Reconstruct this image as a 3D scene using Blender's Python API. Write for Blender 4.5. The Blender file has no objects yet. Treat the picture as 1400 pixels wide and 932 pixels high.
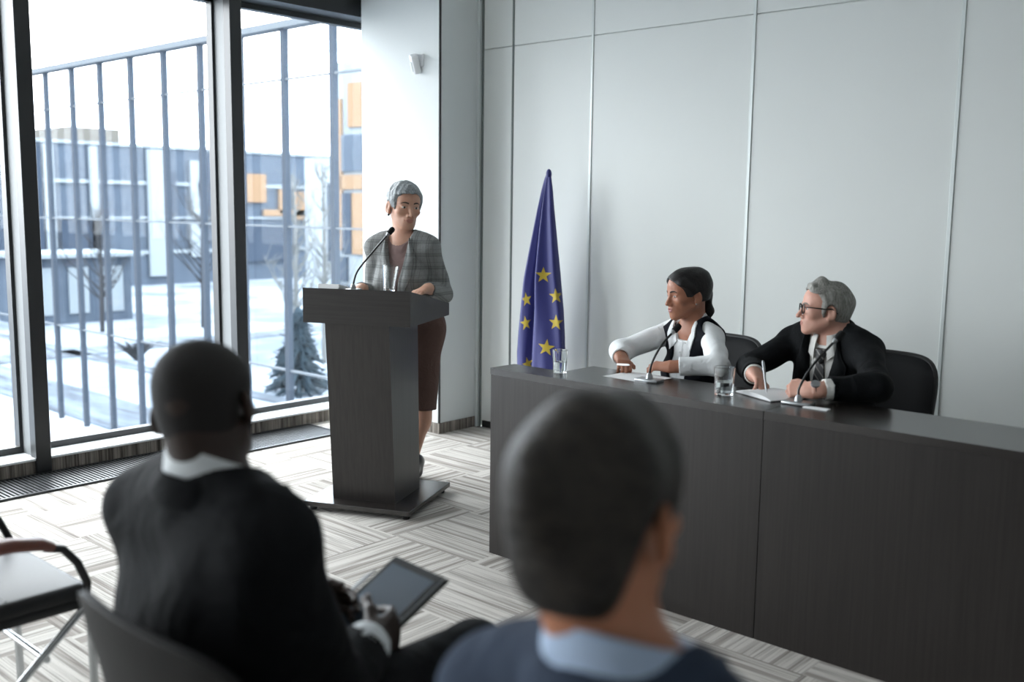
import bpy, bmesh, math, random
import numpy as np
from mathutils import Vector, Matrix
from mathutils.bvhtree import BVHTree
random.seed(4)
SC = bpy.context.scene
COL = SC.collection

# ------------------------------------------------------------------ camera
FPX, YAW, PITCH, ROLL, EYE = 1364.19, math.radians(41.8805), math.radians(7.6097), math.radians(0.72407), 1.45
cd = bpy.data.cameras.new('camera'); cam = bpy.data.objects.new('camera', cd); COL.objects.link(cam)
fw = Vector((-math.sin(YAW) * math.cos(PITCH), math.cos(YAW) * math.cos(PITCH), -math.sin(PITCH)))
rt0 = Vector((math.cos(YAW), math.sin(YAW), 0)); up0 = rt0.cross(fw)
rt = math.cos(ROLL) * rt0 + math.sin(ROLL) * up0
up = -math.sin(ROLL) * rt0 + math.cos(ROLL) * up0
cam.matrix_world = Matrix(((rt.x, up.x, -fw.x, 0), (rt.y, up.y, -fw.y, 0), (rt.z, up.z, -fw.z, EYE), (0, 0, 0, 1)))
cd.sensor_width = 36.0; cd.lens = 36.0 * FPX / 1400.0
cd.clip_start = 0.05; cd.clip_end = 400
cd.dof.use_dof = True; cd.dof.focus_distance = 4.6; cd.dof.aperture_fstop = 2.0
SC.camera = cam

# ------------------------------------------------------------------ sky and daylight
SKY_STRENGTH = 6.5
wd = bpy.data.worlds.new('overcast_sky'); SC.world = wd; wd.use_nodes = True
bg = wd.node_tree.nodes['Background']; bg.inputs[0].default_value = (0.975, 0.99, 0.985, 1); bg.inputs[1].default_value = SKY_STRENGTH
SC.view_settings.view_transform = 'Standard'; SC.view_settings.look = 'None'
SC.view_settings.gamma = 1.0; SC.view_settings.use_curve_mapping = False
SC.view_settings.exposure = 0.95
WX = -5.36                                     # inner face of the window wall
BAYS = [-5.24 + 1.242 * i for i in range(8)]   # mullion centre lines, the last at 3.454
def portal(y0, y1):
    l = bpy.data.lights.new('window_daylight', 'AREA'); l.shape = 'RECTANGLE'
    l.size = y1 - y0; l.size_y = 2.5; l.cycles.is_portal = True
    o = bpy.data.objects.new('window_daylight', l); COL.objects.link(o)
    o.location = (WX - 0.05, (y0 + y1) / 2, 1.36)
    o.rotation_euler = (math.radians(90), 0, math.radians(-90))
for i, y in enumerate(BAYS):
    portal(y + .05, (BAYS[i + 1] if i < 7 else 4.72) - .05)

# ------------------------------------------------------------------ helpers
def lin(c):
    c = c / 255.0
    return c / 12.92 if c <= .04045 else ((c + .055) / 1.055) ** 2.4
def rgb(r, g, b): return (lin(r), lin(g), lin(b), 1)
class NT:
    def __init__(s, name):
        s.m = bpy.data.materials.new(name); s.m.use_nodes = True; s.t = s.m.node_tree
        s.p = s.t.nodes['Principled BSDF']; s.out = s.t.nodes['Material Output']
    def n(s, typ, **kw):
        nd = s.t.nodes.new(typ)
        for k, v in kw.items():
            if k.startswith('i_'):
                key = k[2:]; key = int(key) if key.isdigit() else key.replace('_', ' ')
                nd.inputs[key].default_value = v
            else: setattr(nd, k, v)
        return nd
    def l(s, a, ao, b, bi): s.t.links.new(a.outputs[ao], b.inputs[bi])
def pm(name, col, rough=.6, metal=0., var=0., vscale=(20, 20, 20), bump=0., bscale=(200, 200, 200), spec=.5, sss=0., sheen=0., coat=0., alpha=1, detail=3):
    N = NT(name); p = N.p
    p.inputs['Base Color'].default_value = col; p.inputs['Roughness'].default_value = rough
    p.inputs['Metallic'].default_value = metal; p.inputs['Specular IOR Level'].default_value = spec
    if sss: p.inputs['Subsurface Weight'].default_value = sss; p.inputs['Subsurface Radius'].default_value = (.012, .005, .003); p.inputs['Subsurface Scale'].default_value = 1.0
    if sheen: p.inputs['Sheen Weight'].default_value = sheen; p.inputs['Sheen Roughness'].default_value = .4
    if coat: p.inputs['Coat Weight'].default_value = coat; p.inputs['Coat Roughness'].default_value = .15
    tc = N.n('ShaderNodeTexCoord')
    if var:
        mp = N.n('ShaderNodeMapping', i_Scale=vscale); N.l(tc, 'Object', mp, 0)
        nz = N.n('ShaderNodeTexNoise', i_Scale=1.0, i_Detail=float(detail)); N.l(mp, 0, nz, 'Vector')
        mx = N.n('ShaderNodeMix', data_type='RGBA')
        mx.inputs[6].default_value = tuple(max(0, c * (1 - var)) for c in col[:3]) + (1,)
        mx.inputs[7].default_value = tuple(min(1, c * (1 + var)) for c in col[:3]) + (1,)
        N.l(nz, 0, mx, 0); N.l(mx, 2, p, 'Base Color')
    if bump:
        mp = N.n('ShaderNodeMapping', i_Scale=bscale); N.l(tc, 'Object', mp, 0)
        nz = N.n('ShaderNodeTexNoise', i_Scale=1.0, i_Detail=2.0); N.l(mp, 0, nz, 'Vector')
        b = N.n('ShaderNodeBump', i_Strength=bump, i_Distance=.003); N.l(nz, 0, b, 'Height'); N.l(b, 0, p, 'Normal')
    return N.m
def thin_glass(name, tint, gloss=1.0):
    N = NT(name); N.t.nodes.remove(N.p)
    tr = N.n('ShaderNodeBsdfTransparent', i_0=tint); gl = N.n('ShaderNodeBsdfGlossy', i_1=0.01)
    gl.inputs[0].default_value = (1, 1, 1, 1)
    lw = N.n('ShaderNodeLayerWeight', i_0=.5); po = N.n('ShaderNodeMath', operation='POWER', i_1=4.0); N.l(lw, 1, po, 0)
    mu = N.n('ShaderNodeMath', operation='MULTIPLY_ADD', i_1=.22 * gloss, i_2=.012 * gloss); N.l(po, 0, mu, 0)
    mx = N.n('ShaderNodeMixShader'); N.l(mu, 0, mx, 0); N.l(tr, 0, mx, 1); N.l(gl, 0, mx, 2); N.l(mx, 0, N.out, 0)
    return N.m

class MB:
    """collects shapes in one bmesh and links them as ONE mesh object"""
    def __init__(s): s.bm = bmesh.new()
    def box(s, lo, hi, bev=0., rot=None, org=None, seg=2):
        c = [(a + b) / 2 for a, b in zip(lo, hi)]; d = [abs(b - a) for a, b in zip(lo, hi)]
        r = bmesh.ops.create_cube(s.bm, size=1.0); vs = r['verts']
        for v in vs: v.co = Vector((v.co.x * d[0] + c[0], v.co.y * d[1] + c[1], v.co.z * d[2] + c[2]))
        if bev:
            es = list({e for v in vs for e in v.link_edges})
            g = bmesh.ops.bevel(s.bm, geom=es, offset=bev, segments=seg, affect='EDGES', profile=.5)
            vs = list({v for f in g['faces'] for v in f.verts} | {v for v in vs if v.is_valid})
        if rot is not None:
            o = Vector(org or (0, 0, 0))
            for v in vs: v.co = rot @ (v.co - o) + o
        return s
    def poly(s, vs, fs):
        b = [s.bm.verts.new(v) for v in vs]
        for f in fs: s.bm.faces.new([b[i] for i in f])
        return s
    def prism(s, sec, a, b):
        """sec: function t(0/1) -> list of points; joins the two rings"""
        A = [s.bm.verts.new(v) for v in a]; B = [s.bm.verts.new(v) for v in b]; n = len(A)
        for i in range(n): s.bm.faces.new((A[i], A[(i + 1) % n], B[(i + 1) % n], B[i]))
        s.bm.faces.new(A[::-1]); s.bm.faces.new(B)
        return s
    def tube(s, pts, r, seg=10, closed=False, flat=None):
        pts = [Vector(p) for p in pts]; n = len(pts); rr = r if isinstance(r, (list, tuple)) else [r] * n
        t0 = (pts[1] - pts[0]).normalized(); ref = Vector((0, 0, 1)) if abs(t0.z) < .9 else Vector((1, 0, 0))
        a = t0.cross(ref).normalized(); rings = []
        for i, p in enumerate(pts):
            if closed: t = (pts[(i + 1) % n] - pts[i - 1])
            else: t = pts[min(i + 1, n - 1)] - pts[max(i - 1, 0)]
            t.normalize(); a = (a - t * a.dot(t)).normalized(); b = t.cross(a)
            fx, fy = flat or (1, 1)
            rings.append([s.bm.verts.new(p + (a * math.cos(2 * math.pi * k / seg) * fx + b * math.sin(2 * math.pi * k / seg) * fy) * rr[i]) for k in range(seg)])
        m = n if closed else n - 1
        for i in range(m):
            A, B = rings[i], rings[(i + 1) % n]
            for k in range(seg): s.bm.faces.new((A[k], A[(k + 1) % seg], B[(k + 1) % seg], B[k]))
        if not closed: s.bm.faces.new(rings[0][::-1]); s.bm.faces.new(rings[-1])
        return s
    def lathe(s, prof, org=(0, 0, 0), seg=28, cap=True):
        o = Vector(org); rings = []
        for r, z in prof:
            rings.append([s.bm.verts.new(o + Vector((r * math.cos(2 * math.pi * k / seg), r * math.sin(2 * math.pi * k / seg), z))) for k in range(seg)])
        for A, B in zip(rings, rings[1:]):
            for k in range(seg): s.bm.faces.new((A[k], A[(k + 1) % seg], B[(k + 1) % seg], B[k]))
        if cap: s.bm.faces.new(rings[0][::-1]); s.bm.faces.new(rings[-1])
        return s
    def ball(s, c, r, u=16, v=10):
        g = bmesh.ops.create_uvsphere(s.bm, u_segments=u, v_segments=v, radius=1.0)
        R = r if isinstance(r, (tuple, list)) else (r, r, r)
        for w in g['verts']: w.co = Vector((w.co.x * R[0] + c[0], w.co.y * R[1] + c[1], w.co.z * R[2] + c[2]))
        return s
    def build(s, name, mat, parent=None, smooth=False, angle=40, sub=0, recalc=True):
        if recalc: bmesh.ops.recalc_face_normals(s.bm, faces=s.bm.faces[:])
        me = bpy.data.meshes.new(name); s.bm.to_mesh(me); s.bm.free(); me.materials.append(mat)
        o = bpy.data.objects.new(name, me); COL.objects.link(o)
        if smooth:
            for p in me.polygons: p.use_smooth = True
            if angle < 180:
                sharp = set()
                bm = bmesh.new(); bm.from_mesh(me)
                for e in bm.edges:
                    if len(e.link_faces) == 2 and e.calc_face_angle(0) > math.radians(angle): e.smooth = False
                bm.to_mesh(me); bm.free()
        if sub:
            md = o.modifiers.new('sub', 'SUBSURF'); md.levels = sub; md.render_levels = sub
        if parent is not None:
            o.parent = parent
            if any(parent.location): # vertices were given in world space
                o.location = (0, 0, 0)
        return o
def shift(o, loc):
    """moves mesh data so that the object's origin sits at loc while it stays in place"""
    o.data.transform(Matrix.Translation(-Vector(loc))); o.location = Vector(loc); return o
def thing(name, label, cat, loc, group=None, rz=0):
    o = bpy.data.objects.new(name, None); COL.objects.link(o); o.empty_display_size = .1
    o.location = loc; o.rotation_euler = (0, 0, rz); o['label'] = label; o['category'] = cat
    if group: o['group'] = group
    return o
def tag(o, label, cat, group=None, kind=None):
    o['label'] = label; o['category'] = cat
    if group: o['group'] = group
    if kind: o['kind'] = kind
    return o
def struct(o, label=None):
    o['kind'] = 'structure'
    if label: o['label'] = label
    return o
def copy_tree(o, parent=None):
    c = o.copy(); COL.objects.link(c)
    if parent is not None: c.parent = parent
    for ch in list(o.children): copy_tree(ch, c)
    return c

# ------------------------------------------------------------------ materials of the room
def carpet_mat():
    N = NT('striped_carpet_tiles'); p = N.p; p.inputs['Roughness'].default_value = .95; p.inputs['Specular IOR Level'].default_value = .1
    tc = N.n('ShaderNodeTexCoord'); T = .483
    mp = N.n('ShaderNodeMapping', i_Location=(3.232 / T, -2.845 / T, 0), i_Scale=(1 / T, 1 / T, 1)); N.l(tc, 'Object', mp, 0)
    sx = N.n('ShaderNodeSeparateXYZ'); N.l(mp, 0, sx, 0)
    def fl(o):
        f = N.n('ShaderNodeMath', operation='FLOOR'); N.l(sx, o, f, 0); return f
    fx, fy = fl(0), fl(1)
    ad = N.n('ShaderNodeMath', operation='ADD'); N.l(fx, 0, ad, 0); N.l(fy, 0, ad, 1)
    ad2 = N.n('ShaderNodeMath', operation='ADD', i_1=200.0); N.l(ad, 0, ad2, 0)
    par = N.n('ShaderNodeMath', operation='MODULO', i_1=2.0); N.l(ad2, 0, par, 0)       # 0: stripes along X, 1: along Y
    mixc = N.n('ShaderNodeMix', data_type='FLOAT'); N.l(par, 0, mixc, 0); N.l(sx, 1, mixc, 2); N.l(sx, 0, mixc, 3)
    mixl = N.n('ShaderNodeMix', data_type='FLOAT'); N.l(par, 0, mixl, 0); N.l(sx, 0, mixl, 2); N.l(sx, 1, mixl, 3)
    off = N.n('ShaderNodeMath', operation='MULTIPLY', i_1=7.31); N.l(fx, 0, off, 0)
    off2 = N.n('ShaderNodeMath', operation='MULTIPLY_ADD', i_1=3.77); N.l(fy, 0, off2, 0); N.l(off, 0, off2, 2)
    def stripe(sc, lng, det):
        c = N.n('ShaderNodeMath', operation='MULTIPLY', i_1=sc); N.l(mixc, 0, c, 0)
        q = N.n('ShaderNodeMath', operation='MULTIPLY', i_1=lng); N.l(mixl, 0, q, 0)
        cv = N.n('ShaderNodeCombineXYZ'); N.l(c, 0, cv, 0); N.l(q, 0, cv, 1); N.l(off2, 0, cv, 2)
        nz = N.n('ShaderNodeTexNoise', i_Scale=1.0, i_Detail=det, i_Roughness=.6); N.l(cv, 0, nz, 'Vector'); return nz
    a = stripe(16.0, .25, 1.0); b = stripe(62.0, 1.2, 2.0)
    ra = N.n('ShaderNodeValToRGB'); e = ra.color_ramp.elements
    e[0].position = .36; e[0].color = rgb(158, 152, 146); e[1].position = .53; e[1].color = rgb(204, 200, 194)
    N.l(a, 0, ra, 0)
    rb = N.n('ShaderNodeValToRGB'); e = rb.color_ramp.elements
    e[0].position = .36; e[0].color = (.52, .51, .50, 1); e[1].position = .50; e[1].color = (1, 1, 1, 1); N.l(b, 0, rb, 0)
    mx = N.n('ShaderNodeMix', data_type='RGBA', blend_type='MULTIPLY', i_0=.85); N.l(ra, 0, mx, 6); N.l(rb, 0, mx, 7)
    gr = N.n('ShaderNodeTexNoise', i_Scale=420.0, i_Detail=1.0); N.l(tc, 'Object', gr, 'Vector')
    gm = N.n('ShaderNodeMapRange', i_1=.3, i_2=.7, i_3=.82, i_4=1.1); N.l(gr, 0, gm, 0)
    m2 = N.n('ShaderNodeMix', data_type='RGBA', blend_type='MULTIPLY', i_0=1.0); N.l(mx, 2, m2, 6); N.l(gm, 0, m2, 7)
    N.l(m2, 2, p, 'Base Color')
    bp = N.n('ShaderNodeBump', i_Strength=.35, i_Distance=.004); N.l(gr, 0, bp, 'Height'); N.l(bp, 0, p, 'Normal')
    return N.m
def stripes_mat(name, c0, c1, scale, rough=.9, axis=None):
    """streaks: noise squeezed along one axis"""
    N = NT(name); p = N.p; p.inputs['Roughness'].default_value = rough
    tc = N.n('ShaderNodeTexCoord'); mp = N.n('ShaderNodeMapping', i_Scale=scale); N.l(tc, 'Object', mp, 0)
    nz = N.n('ShaderNodeTexNoise', i_Scale=1.0, i_Detail=3.0, i_Roughness=.6); N.l(mp, 0, nz, 'Vector')
    r = N.n('ShaderNodeValToRGB'); e = r.color_ramp.elements
    e[0].position = .36; e[0].color = c0; e[1].position = .62; e[1].color = c1; N.l(nz, 0, r, 0); N.l(r, 0, p, 'Base Color')
    return N.m
def wood(name, scale, rough=.38, spec=.45):
    m = stripes_mat(name, rgb(27, 23, 21), rgb(37, 33, 31), scale, rough)
    m.node_tree.nodes['Principled BSDF'].inputs['Specular IOR Level'].default_value = spec
    return m
M = dict(
    carpet=carpet_mat(),
    wall=pm('white_wall_panel', rgb(218, 222, 220), .42, spec=.4, var=.015, vscale=(3, 3, 3)),
    pillar=pm('white_painted_wall', rgb(212, 217, 217), .6, var=.01),
    seam=pm('pale_aluminium_joint', rgb(206, 213, 212), .35, metal=.2), greygap=pm('grey_joint', rgb(104, 112, 110), .5),
    darkgap=pm('dark_joint', rgb(38, 38, 38), .7),
    ceiling=pm('white_ceiling', rgb(240, 240, 238), .8),
    side=pm('white_side_wall', rgb(226, 228, 227), .7),
    back=pm('grey_rear_wall', rgb(168, 168, 166), .7),
    frame=pm('black_window_frame', rgb(30, 32, 34), .38),
    alu=pm('grey_aluminium', rgb(112, 115, 116), .5),
    sill=pm('white_sill', rgb(235, 238, 240), .3),
    riser=stripes_mat('carpet_skirting', rgb(72, 66, 60), rgb(150, 143, 135), (60, 60, 2)),
    glass=thin_glass('window_glass', (.93, .95, .97, 1), .9),
    wood_v=wood('dark_wood_upright', (90, 90, 2.2)),
    wood_h=wood('dark_wood_lengthwise', (2.2, 90, 90), .27, .8),
    wood_slab=wood('dark_wood_slab', (2.2, 90, 90)),
    chrome=pm('chrome', rgb(190, 194, 196), .18, metal=1),
    steel=pm('satin_steel', rgb(165, 168, 170), .35, metal=.9),
    blackplastic=pm('black_plastic', rgb(18, 19, 20), .4),
    paper=pm('white_paper', rgb(240, 241, 242), .7),
    foam=pm('black_foam', rgb(20, 20, 22), .95, bump=.4, bscale=(600, 600, 600)),
    leather=pm('black_leather', rgb(18, 19, 20), .42, bump=.15, bscale=(260, 260, 260)),
    leather_back=pm('black_leather_back', rgb(16, 16, 16), .55, bump=.15, bscale=(260, 260, 260), spec=.18),
    fabric_black=pm('black_upholstery', rgb(17, 19, 21), .75, bump=.25, bscale=(500, 500, 500), spec=.25),
    armwood=pm('red_brown_wood', rgb(104, 52, 36), .35, var=.25, vscale=(60, 5, 60)),
    water=None, tumbler=None,
)
def real_glass(name, col, ior):
    N = NT(name); p = N.p; p.inputs['Base Color'].default_value = col; p.inputs['Roughness'].default_value = 0.0
    p.inputs['Transmission Weight'].default_value = 1.0; p.inputs['IOR'].default_value = ior
    return N.m
M['tumbler'] = real_glass('clear_glass', (.97, .99, .99, 1), 1.45)
M['water'] = real_glass('water', (.95, .98, 1, 1), 1.33)

# ------------------------------------------------------------------ the room
WY, HT = 4.73, 3.05
struct(MB().box((WX, -5.4, -.12), (4.2, WY, 0)).build('floor', M['carpet']))
struct(MB().box((WX - .3, -5.5, HT), (4.3, WY + .1, HT + .1)).build('ceiling', M['ceiling']))
struct(MB().box((4.2, -5.5, 0), (4.3, WY, HT)).build('wall_right', M['side']))
struct(MB().box((WX - .3, -5.5, 0), (4.2, -5.4, HT)).build('wall_rear', M['back']))
# panelled wall behind the desk: panels with small gaps over a darker core
SEAMX = [-4.514, -4.259, -3.641, -2.604, -1.576, -.55, .48, 1.51, 2.54, 3.57, 4.2]
w = MB().box((-4.7, WY + .012, 0), (4.2, WY + .1, HT)).box((WX - .26, WY + .012, 0), (-4.7, WY + .1, HT))
zs = [(0.0, 2.438), (2.444, HT)]
xs = SEAMX
for i in range(len(xs) - 1):
    for z0, z1 in zs:
        zz = .045 if (i == 0 and z0 == 0) else z0
        w.box((xs[i] + .004, WY, zz), (xs[i + 1] - .004, WY + .02, z1), bev=.0015, seg=1)
w.box((-4.60, WY, 0), (-4.522, WY + .02, 2.438)).box((-4.60, WY, 2.444), (-4.522, WY + .02, HT))
struct(w.build('wall_back', M['wall']))
k = 1
for x in xs[1:-1]:
    w_ = .009 if x > -4 else .007
    struct(MB().box((x - w_, WY - .006, .02), (x + w_, WY + .004, HT), bev=.002, seg=1).build('trim_%d' % k, M['seam' if x > -4 else 'greygap'])); k += 1
struct(MB().box((-4.5225, WY - .008, 0), (-4.509, WY + .004, HT), bev=.002, seg=1).build('trim_%d' % k, M['greygap'])); k += 1
struct(MB().box((-4.500, WY - .002, .0), (-4.268, WY + .010, .042)).build('trim_%d' % k, M['darkgap'])); k += 1
struct(MB().box((-4.56, WY - .03, 0), (-4.523, WY, HT), bev=.003, seg=1).build('trim_%d' % k, M['seam'])); k += 1
# boxed pillar in the corner
PX, PY = -4.544, 4.374
struct(MB().box((-5.29, PY, .07), (PX, WY + .1, HT)).build('wall_pillar', M['pillar']))
struct(MB().box((-5.294, PY - .004, 0), (PX + .004, WY + .05, .07), bev=.002, seg=1).build('baseboard_pillar', M['riser']))
struct(MB().box((PX - .004, PY - .006, .07), (PX + .006, PY + .006, HT)).build('trim_%d' % k, M['darkgap'])); k += 1
# window wall
struct(MB().box((WX - .22, -5.4, -.1), (WX, WY, .078)).build('baseboard_window', M['riser']))
struct(MB().box((WX - .215, -5.4, .078), (WX + .012, WY, .092), bev=.003, seg=1).build('trim_%d' % k, M['sill'])); k += 1
struct(MB().box((WX - .26, -5.4, 2.690), (WX + .02, WY, HT)).build('wall_window_lintel', M['frame']))
struct(MB().box((WX - .26, -5.4, 0), (WX, BAYS[0] - .03, HT)).build('wall_window_end', M['back']))
edges = BAYS + [WY + .02]
for i in range(len(BAYS)):
    y = BAYS[i]
    m = MB()
    m.box((WX - .05, y - .040, 0), (WX + .022, y + .040, 2.70), bev=.003, seg=1)
    struct(m.build('trim_%d' % k, M['frame'])); k += 1
    struct(MB().box((WX - .165, y - .030, .092), (WX - .05, y + .030, 2.70)).build('trim_%d' % k, M['alu'])); k += 1
    struct(MB().box((WX - .225, y - .048, .092), (WX - .165, y + .048, 2.70)).build('trim_%d' % k, M['frame'])); k += 1
    y0, y1 = y + .044, edges[i + 1] - .044
    f = MB()
    f.box((WX - .225, y0, .092), (WX - .165, y1, .128)).box((WX - .225, y0, 2.655), (WX - .165, y1, 2.695))
    win = struct(f.build('window_%d' % (i + 1), M['frame']))
    MB().box((WX - .20, y0, .12), (WX - .192, y1, 2.67)).build('pane', M['glass'], win)
# floor heating grille along the window
GR = pm('grille_metal', rgb(60, 62, 64), .4, metal=.5)
g = MB()
yy = -5.2
g.box((-5.345, -5.2, 0), (-5.33, 3.94, .012)).box((-4.995, -5.2, 0), (-4.98, 3.94, .012)).box((-5.345, 3.93, 0), (-4.98, 3.945, .012))
while yy < 3.93:
    g.box((-5.33, yy, .001), (-4.995, yy + .011, .009)); yy += .022
tag(g.build('heating_grille', GR), 'long dark floor grille running beneath the windows', 'floor grille')
struct(MB().box((-5.33, -5.2, 0.0003), (-4.995, 3.93, .0008)).build('trim_%d' % k, M['darkgap'])); k += 1
# movement detector on the pillar
md = thing('motion_detector', 'small white motion detector high on the white pillar', 'motion detector', (-4.715, PY, 2.345))
MB().box((-.025, -.012, -.03), (.03, 0, .045), bev=.004).build('bracket', M['sill'], md)
R = Matrix.Rotation(.35, 3, 'X') @ Matrix.Rotation(-.55, 3, 'Z') @ Matrix.Rotation(.12, 3, 'Y')
MB().box((-.035, -.062, -.062), (.032, -.014, .055), bev=.010, rot=R, seg=3).build('housing', M['sill'], md, smooth=True)
MB().box((-.022, -.068, -.045), (.018, -.060, .015), bev=.006, rot=R, seg=3).build('lens', pm('frosted_lens', rgb(205, 212, 212), .5), md, smooth=True)

# ------------------------------------------------------------------ outside: snow, glass screen wing, buildings
GZ = -2.2
def snow_mat():
    N = NT('snow'); p = N.p; p.inputs['Roughness'].default_value = .9; p.inputs['Specular IOR Level'].default_value = .1
    tc = N.n('ShaderNodeTexCoord'); nz = N.n('ShaderNodeTexNoise', i_Scale=.35, i_Detail=5.0); N.l(tc, 'Object', nz, 'Vector')
    r = N.n('ShaderNodeValToRGB'); e = r.color_ramp.elements
    e[0].position = .38; e[0].color = rgb(88, 95, 103); e[1].position = .56; e[1].color = rgb(124, 130, 137); N.l(nz, 0, r, 0); N.l(r, 0, p, 'Base Color')
    return N.m
struct(MB().box((-140, -40, GZ - .3), (WX - .3, 90, GZ)).build('ground_snow', snow_mat()))
PAVE = stripes_mat('wet_paving', rgb(36, 42, 50), rgb(84, 91, 99), (.5, 3, 1), .9)
struct(MB().box((-60, 7.45, GZ), (WX - .3, 8.75, GZ + .02)).build('ground_path', PAVE))
struct(MB().box((-60, 10.6, GZ), (WX - .3, 11.0, GZ + .02)).build('ground_path_far', PAVE))
struct(MB().box((-24.5, -30, GZ), (-23.4, 60, GZ + .02)).build('ground_road', PAVE))
# wing with glass screen and upright fins
FIN = pm('blue_grey_fin', rgb(45, 52, 61), .7, spec=.1)
FY = 7.2
wing = thing('glass_screen_wing', 'tall glass screen with blue-grey upright fins outside the windows', 'glass screen', (-12, FY, GZ))
fx = [-16.6 + .925 * i for i in range(-5, 11)]
for x in fx:
    MB().box((x - .038, -.035, .05), (x + .038, .035, 5.72)).build('fin', FIN, wing).location.x = 12
for z0, z1 in ((5.70, 5.78),):
    MB().box((-22, -.08, z0), (-7.2, .08, z1)).build('top_rail', pm('pale_rail', rgb(80, 86, 92), .8, spec=.1), wing).location.x = 12
for z in (5.12, 3.39, 1.63):
    MB().box((-22, -.02, z - .012), (-7.2, .02, z + .012)).build('transom', pm('pale_transom', rgb(80, 86, 92), .8, spec=.1), wing).location.x = 12
SCREEN = thin_glass('blue_screen_glass', (.88, .92, .96, 1), .3)
MB().box((-22, .10, .05), (-7.2, .106, 5.70)).build('glass_pane', SCREEN, wing).location.x = 12
# buildings beyond
GL1 = pm('blue_glazing', rgb(66, 74, 84), .8, spec=.1, var=.18, vscale=(.6, .6, 1.5)); GL2 = pm('dark_blue_glazing', rgb(48, 56, 67), .8, spec=.1, var=.15, vscale=(.5, .5, .5))
WHB = pm('white_cladding', rgb(118, 124, 128), .8, spec=.1); ORB = pm('orange_cladding', rgb(120, 96, 74), .8, spec=.1); BEI = pm('beige_cladding', rgb(88, 84, 78), .8, spec=.1)
BX = -42
b = thing('office_building', 'long blue glazed office building with orange and white panels far across the snow', 'building', (BX, 25, GZ))
MB().box((-12, -25, 0), (0, 22, 6.07)).build('wall', GL1, b)
MB().box((-12, -25, 6.07), (.1, 22, 6.2)).build('roof_edge', WHB, b)
MB().box((-8, -4.6, 6.2), (-3, -2.2, 7.0)).build('roof_cabin', BEI, b)
for z0, z1 in ((4.45, 4.6), (2.95, 3.05), (1.4, 1.55)):
    MB().box((0, -25, z0), (.12, 22, z1)).build('floor_band', WHB, b)
for y0, y1, z0, z1, m in ((-6.5, -4.8, .3, 2.9, GL2), (-2.6, -1.7, .4, 6.0, WHB), (.35, .95, 3.1, 5.9, GL2), (-1.55, -1.25, 3.1, 5.0, GL2),
                       (-.5, .1, 3.1, 5.6, WHB), (-.55, .0, 1.2, 2.8, WHB), (.55, 1.0, 3.6, 5.3, ORB), (1.0, 1.8, 1.2, 3.2, GL2), (2.2, 3.55, 3.75, 5.1, ORB), (4.3, 4.9, 3.2, 4.4, ORB), (2.0, 5.2, .9, 2.6, GL2), (5.2, 6.1, 2.9, 4.3, ORB), (3.4, 6.0, 3.1, 3.4, ORB), (-9.5, -7.2, 1.6, 5.9, GL2), (-7.1, -6.7, .4, 6.0, WHB), (-5.2, -4.85, .4, 6.0, WHB)):
    MB().box((.06, y0, z0), (.2, y1, z1)).build('facade_panel', m, b)
t = thing('white_tower', 'white corner block in front of the glazed office building', 'building', (-31, 23.0, GZ))
MB().box((-.6, .3, 0), (0, 1.17, 5.4)).build('wall', pm('bright_cladding', rgb(128, 133, 137), .8, spec=.1), t)
MB().box((.0, .9, 1.5), (.05, 1.1, 4.5)).build('window', GL2, t)
t = thing('panelled_building', 'tall pale building with orange panels seen beside the white pillar', 'building', (-22.6, 18, GZ))
MB().box((-.3, 0, 0), (4.5, 6, 7.6)).build('wall', pm('pale_cladding', rgb(116, 120, 123), .8, spec=.1), t)
for x0, x1, z0, z1, m in ((-.25, .0, 2.4, 6.6, ORB), (-.05, .9, 4.1, 4.5, ORB), (.45, .95, 2.3, 4.0, ORB), (.0, .4, 2.3, 4.0, GL2), (0, .9, 4.6, 5.6, GL1), (-.1, .8, .6, 1.4, GL2), (.3, .9, 5.8, 7.0, ORB), (-.3, .2, 1.5, 2.2, GL2)):
    MB().box((x0, -.08, z0), (x1, .02, z1)).build('facade_panel', m, t)
t = thing('glazed_kiosk', 'low glazed kiosk standing in the snow behind the fins', 'kiosk', (-30, 13.6, GZ))
MB().box((-2.2, -1.4, 0), (0, 1.8, 2.0)).build('wall', GL1, t)
MB().box((-2.5, -1.7, 2.0), (.3, 2.1, 2.12)).build('roof', WHB, t)
for y in (-1.3, -.2, .9): MB().box((0, y, .3), (.06, y + .6, 1.7)).build('window', WHB, t)
# hedge, trees and shrubs
TW = pm('bare_twigs', rgb(44, 44, 46), .9, spec=.1); BIR = pm('pale_birch_bark', rgb(88, 88, 86), .8, spec=.1); PIN = pm('dark_conifer', rgb(36, 46, 52), .9, spec=.1)
def bare_tree(x, y, h, label, mat, seed, wide=.45):
    rnd = random.Random(seed); t = thing('bare_tree', label, 'tree', (x, y, GZ), 'bare trees in the snow')
    m = MB(); m.tube([(0, 0, 0), (.05, 0, h * .4), (0, .05, h * .75), (.02, 0, h)], [.07, .055, .035, .012], 7); m.build('trunk', mat, t)
    m = MB()
    for i in range(34):
        z = h * rnd.uniform(.25, .95); a = rnd.uniform(0, 6.28); L = h * wide * rnd.uniform(.3, .8) * (1.15 - z / h)
        p0 = Vector((0, 0, z)); p1 = p0 + Vector((math.cos(a) * L * .6, math.sin(a) * L * .6, L * .6)); p2 = p1 + Vector((math.cos(a) * L * .3, math.sin(a) * L * .3, L * .7))
        m.tube([p0, p1, p2], [.022, .013, .005], 5)
        for q in range(4):
            s = p0.lerp(p2, rnd.uniform(.4, .95)); m.tube([s, s + Vector((rnd.uniform(-.3, .3), rnd.uniform(-.3, .3), rnd.uniform(.1, .4)))], [.008, .003], 4)
    m.build('branches', mat, t)
bare_tree(-17.5, 12.6, 4.3, 'slim pale birch tree left of the conifer', BIR, 1, .3)
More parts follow.
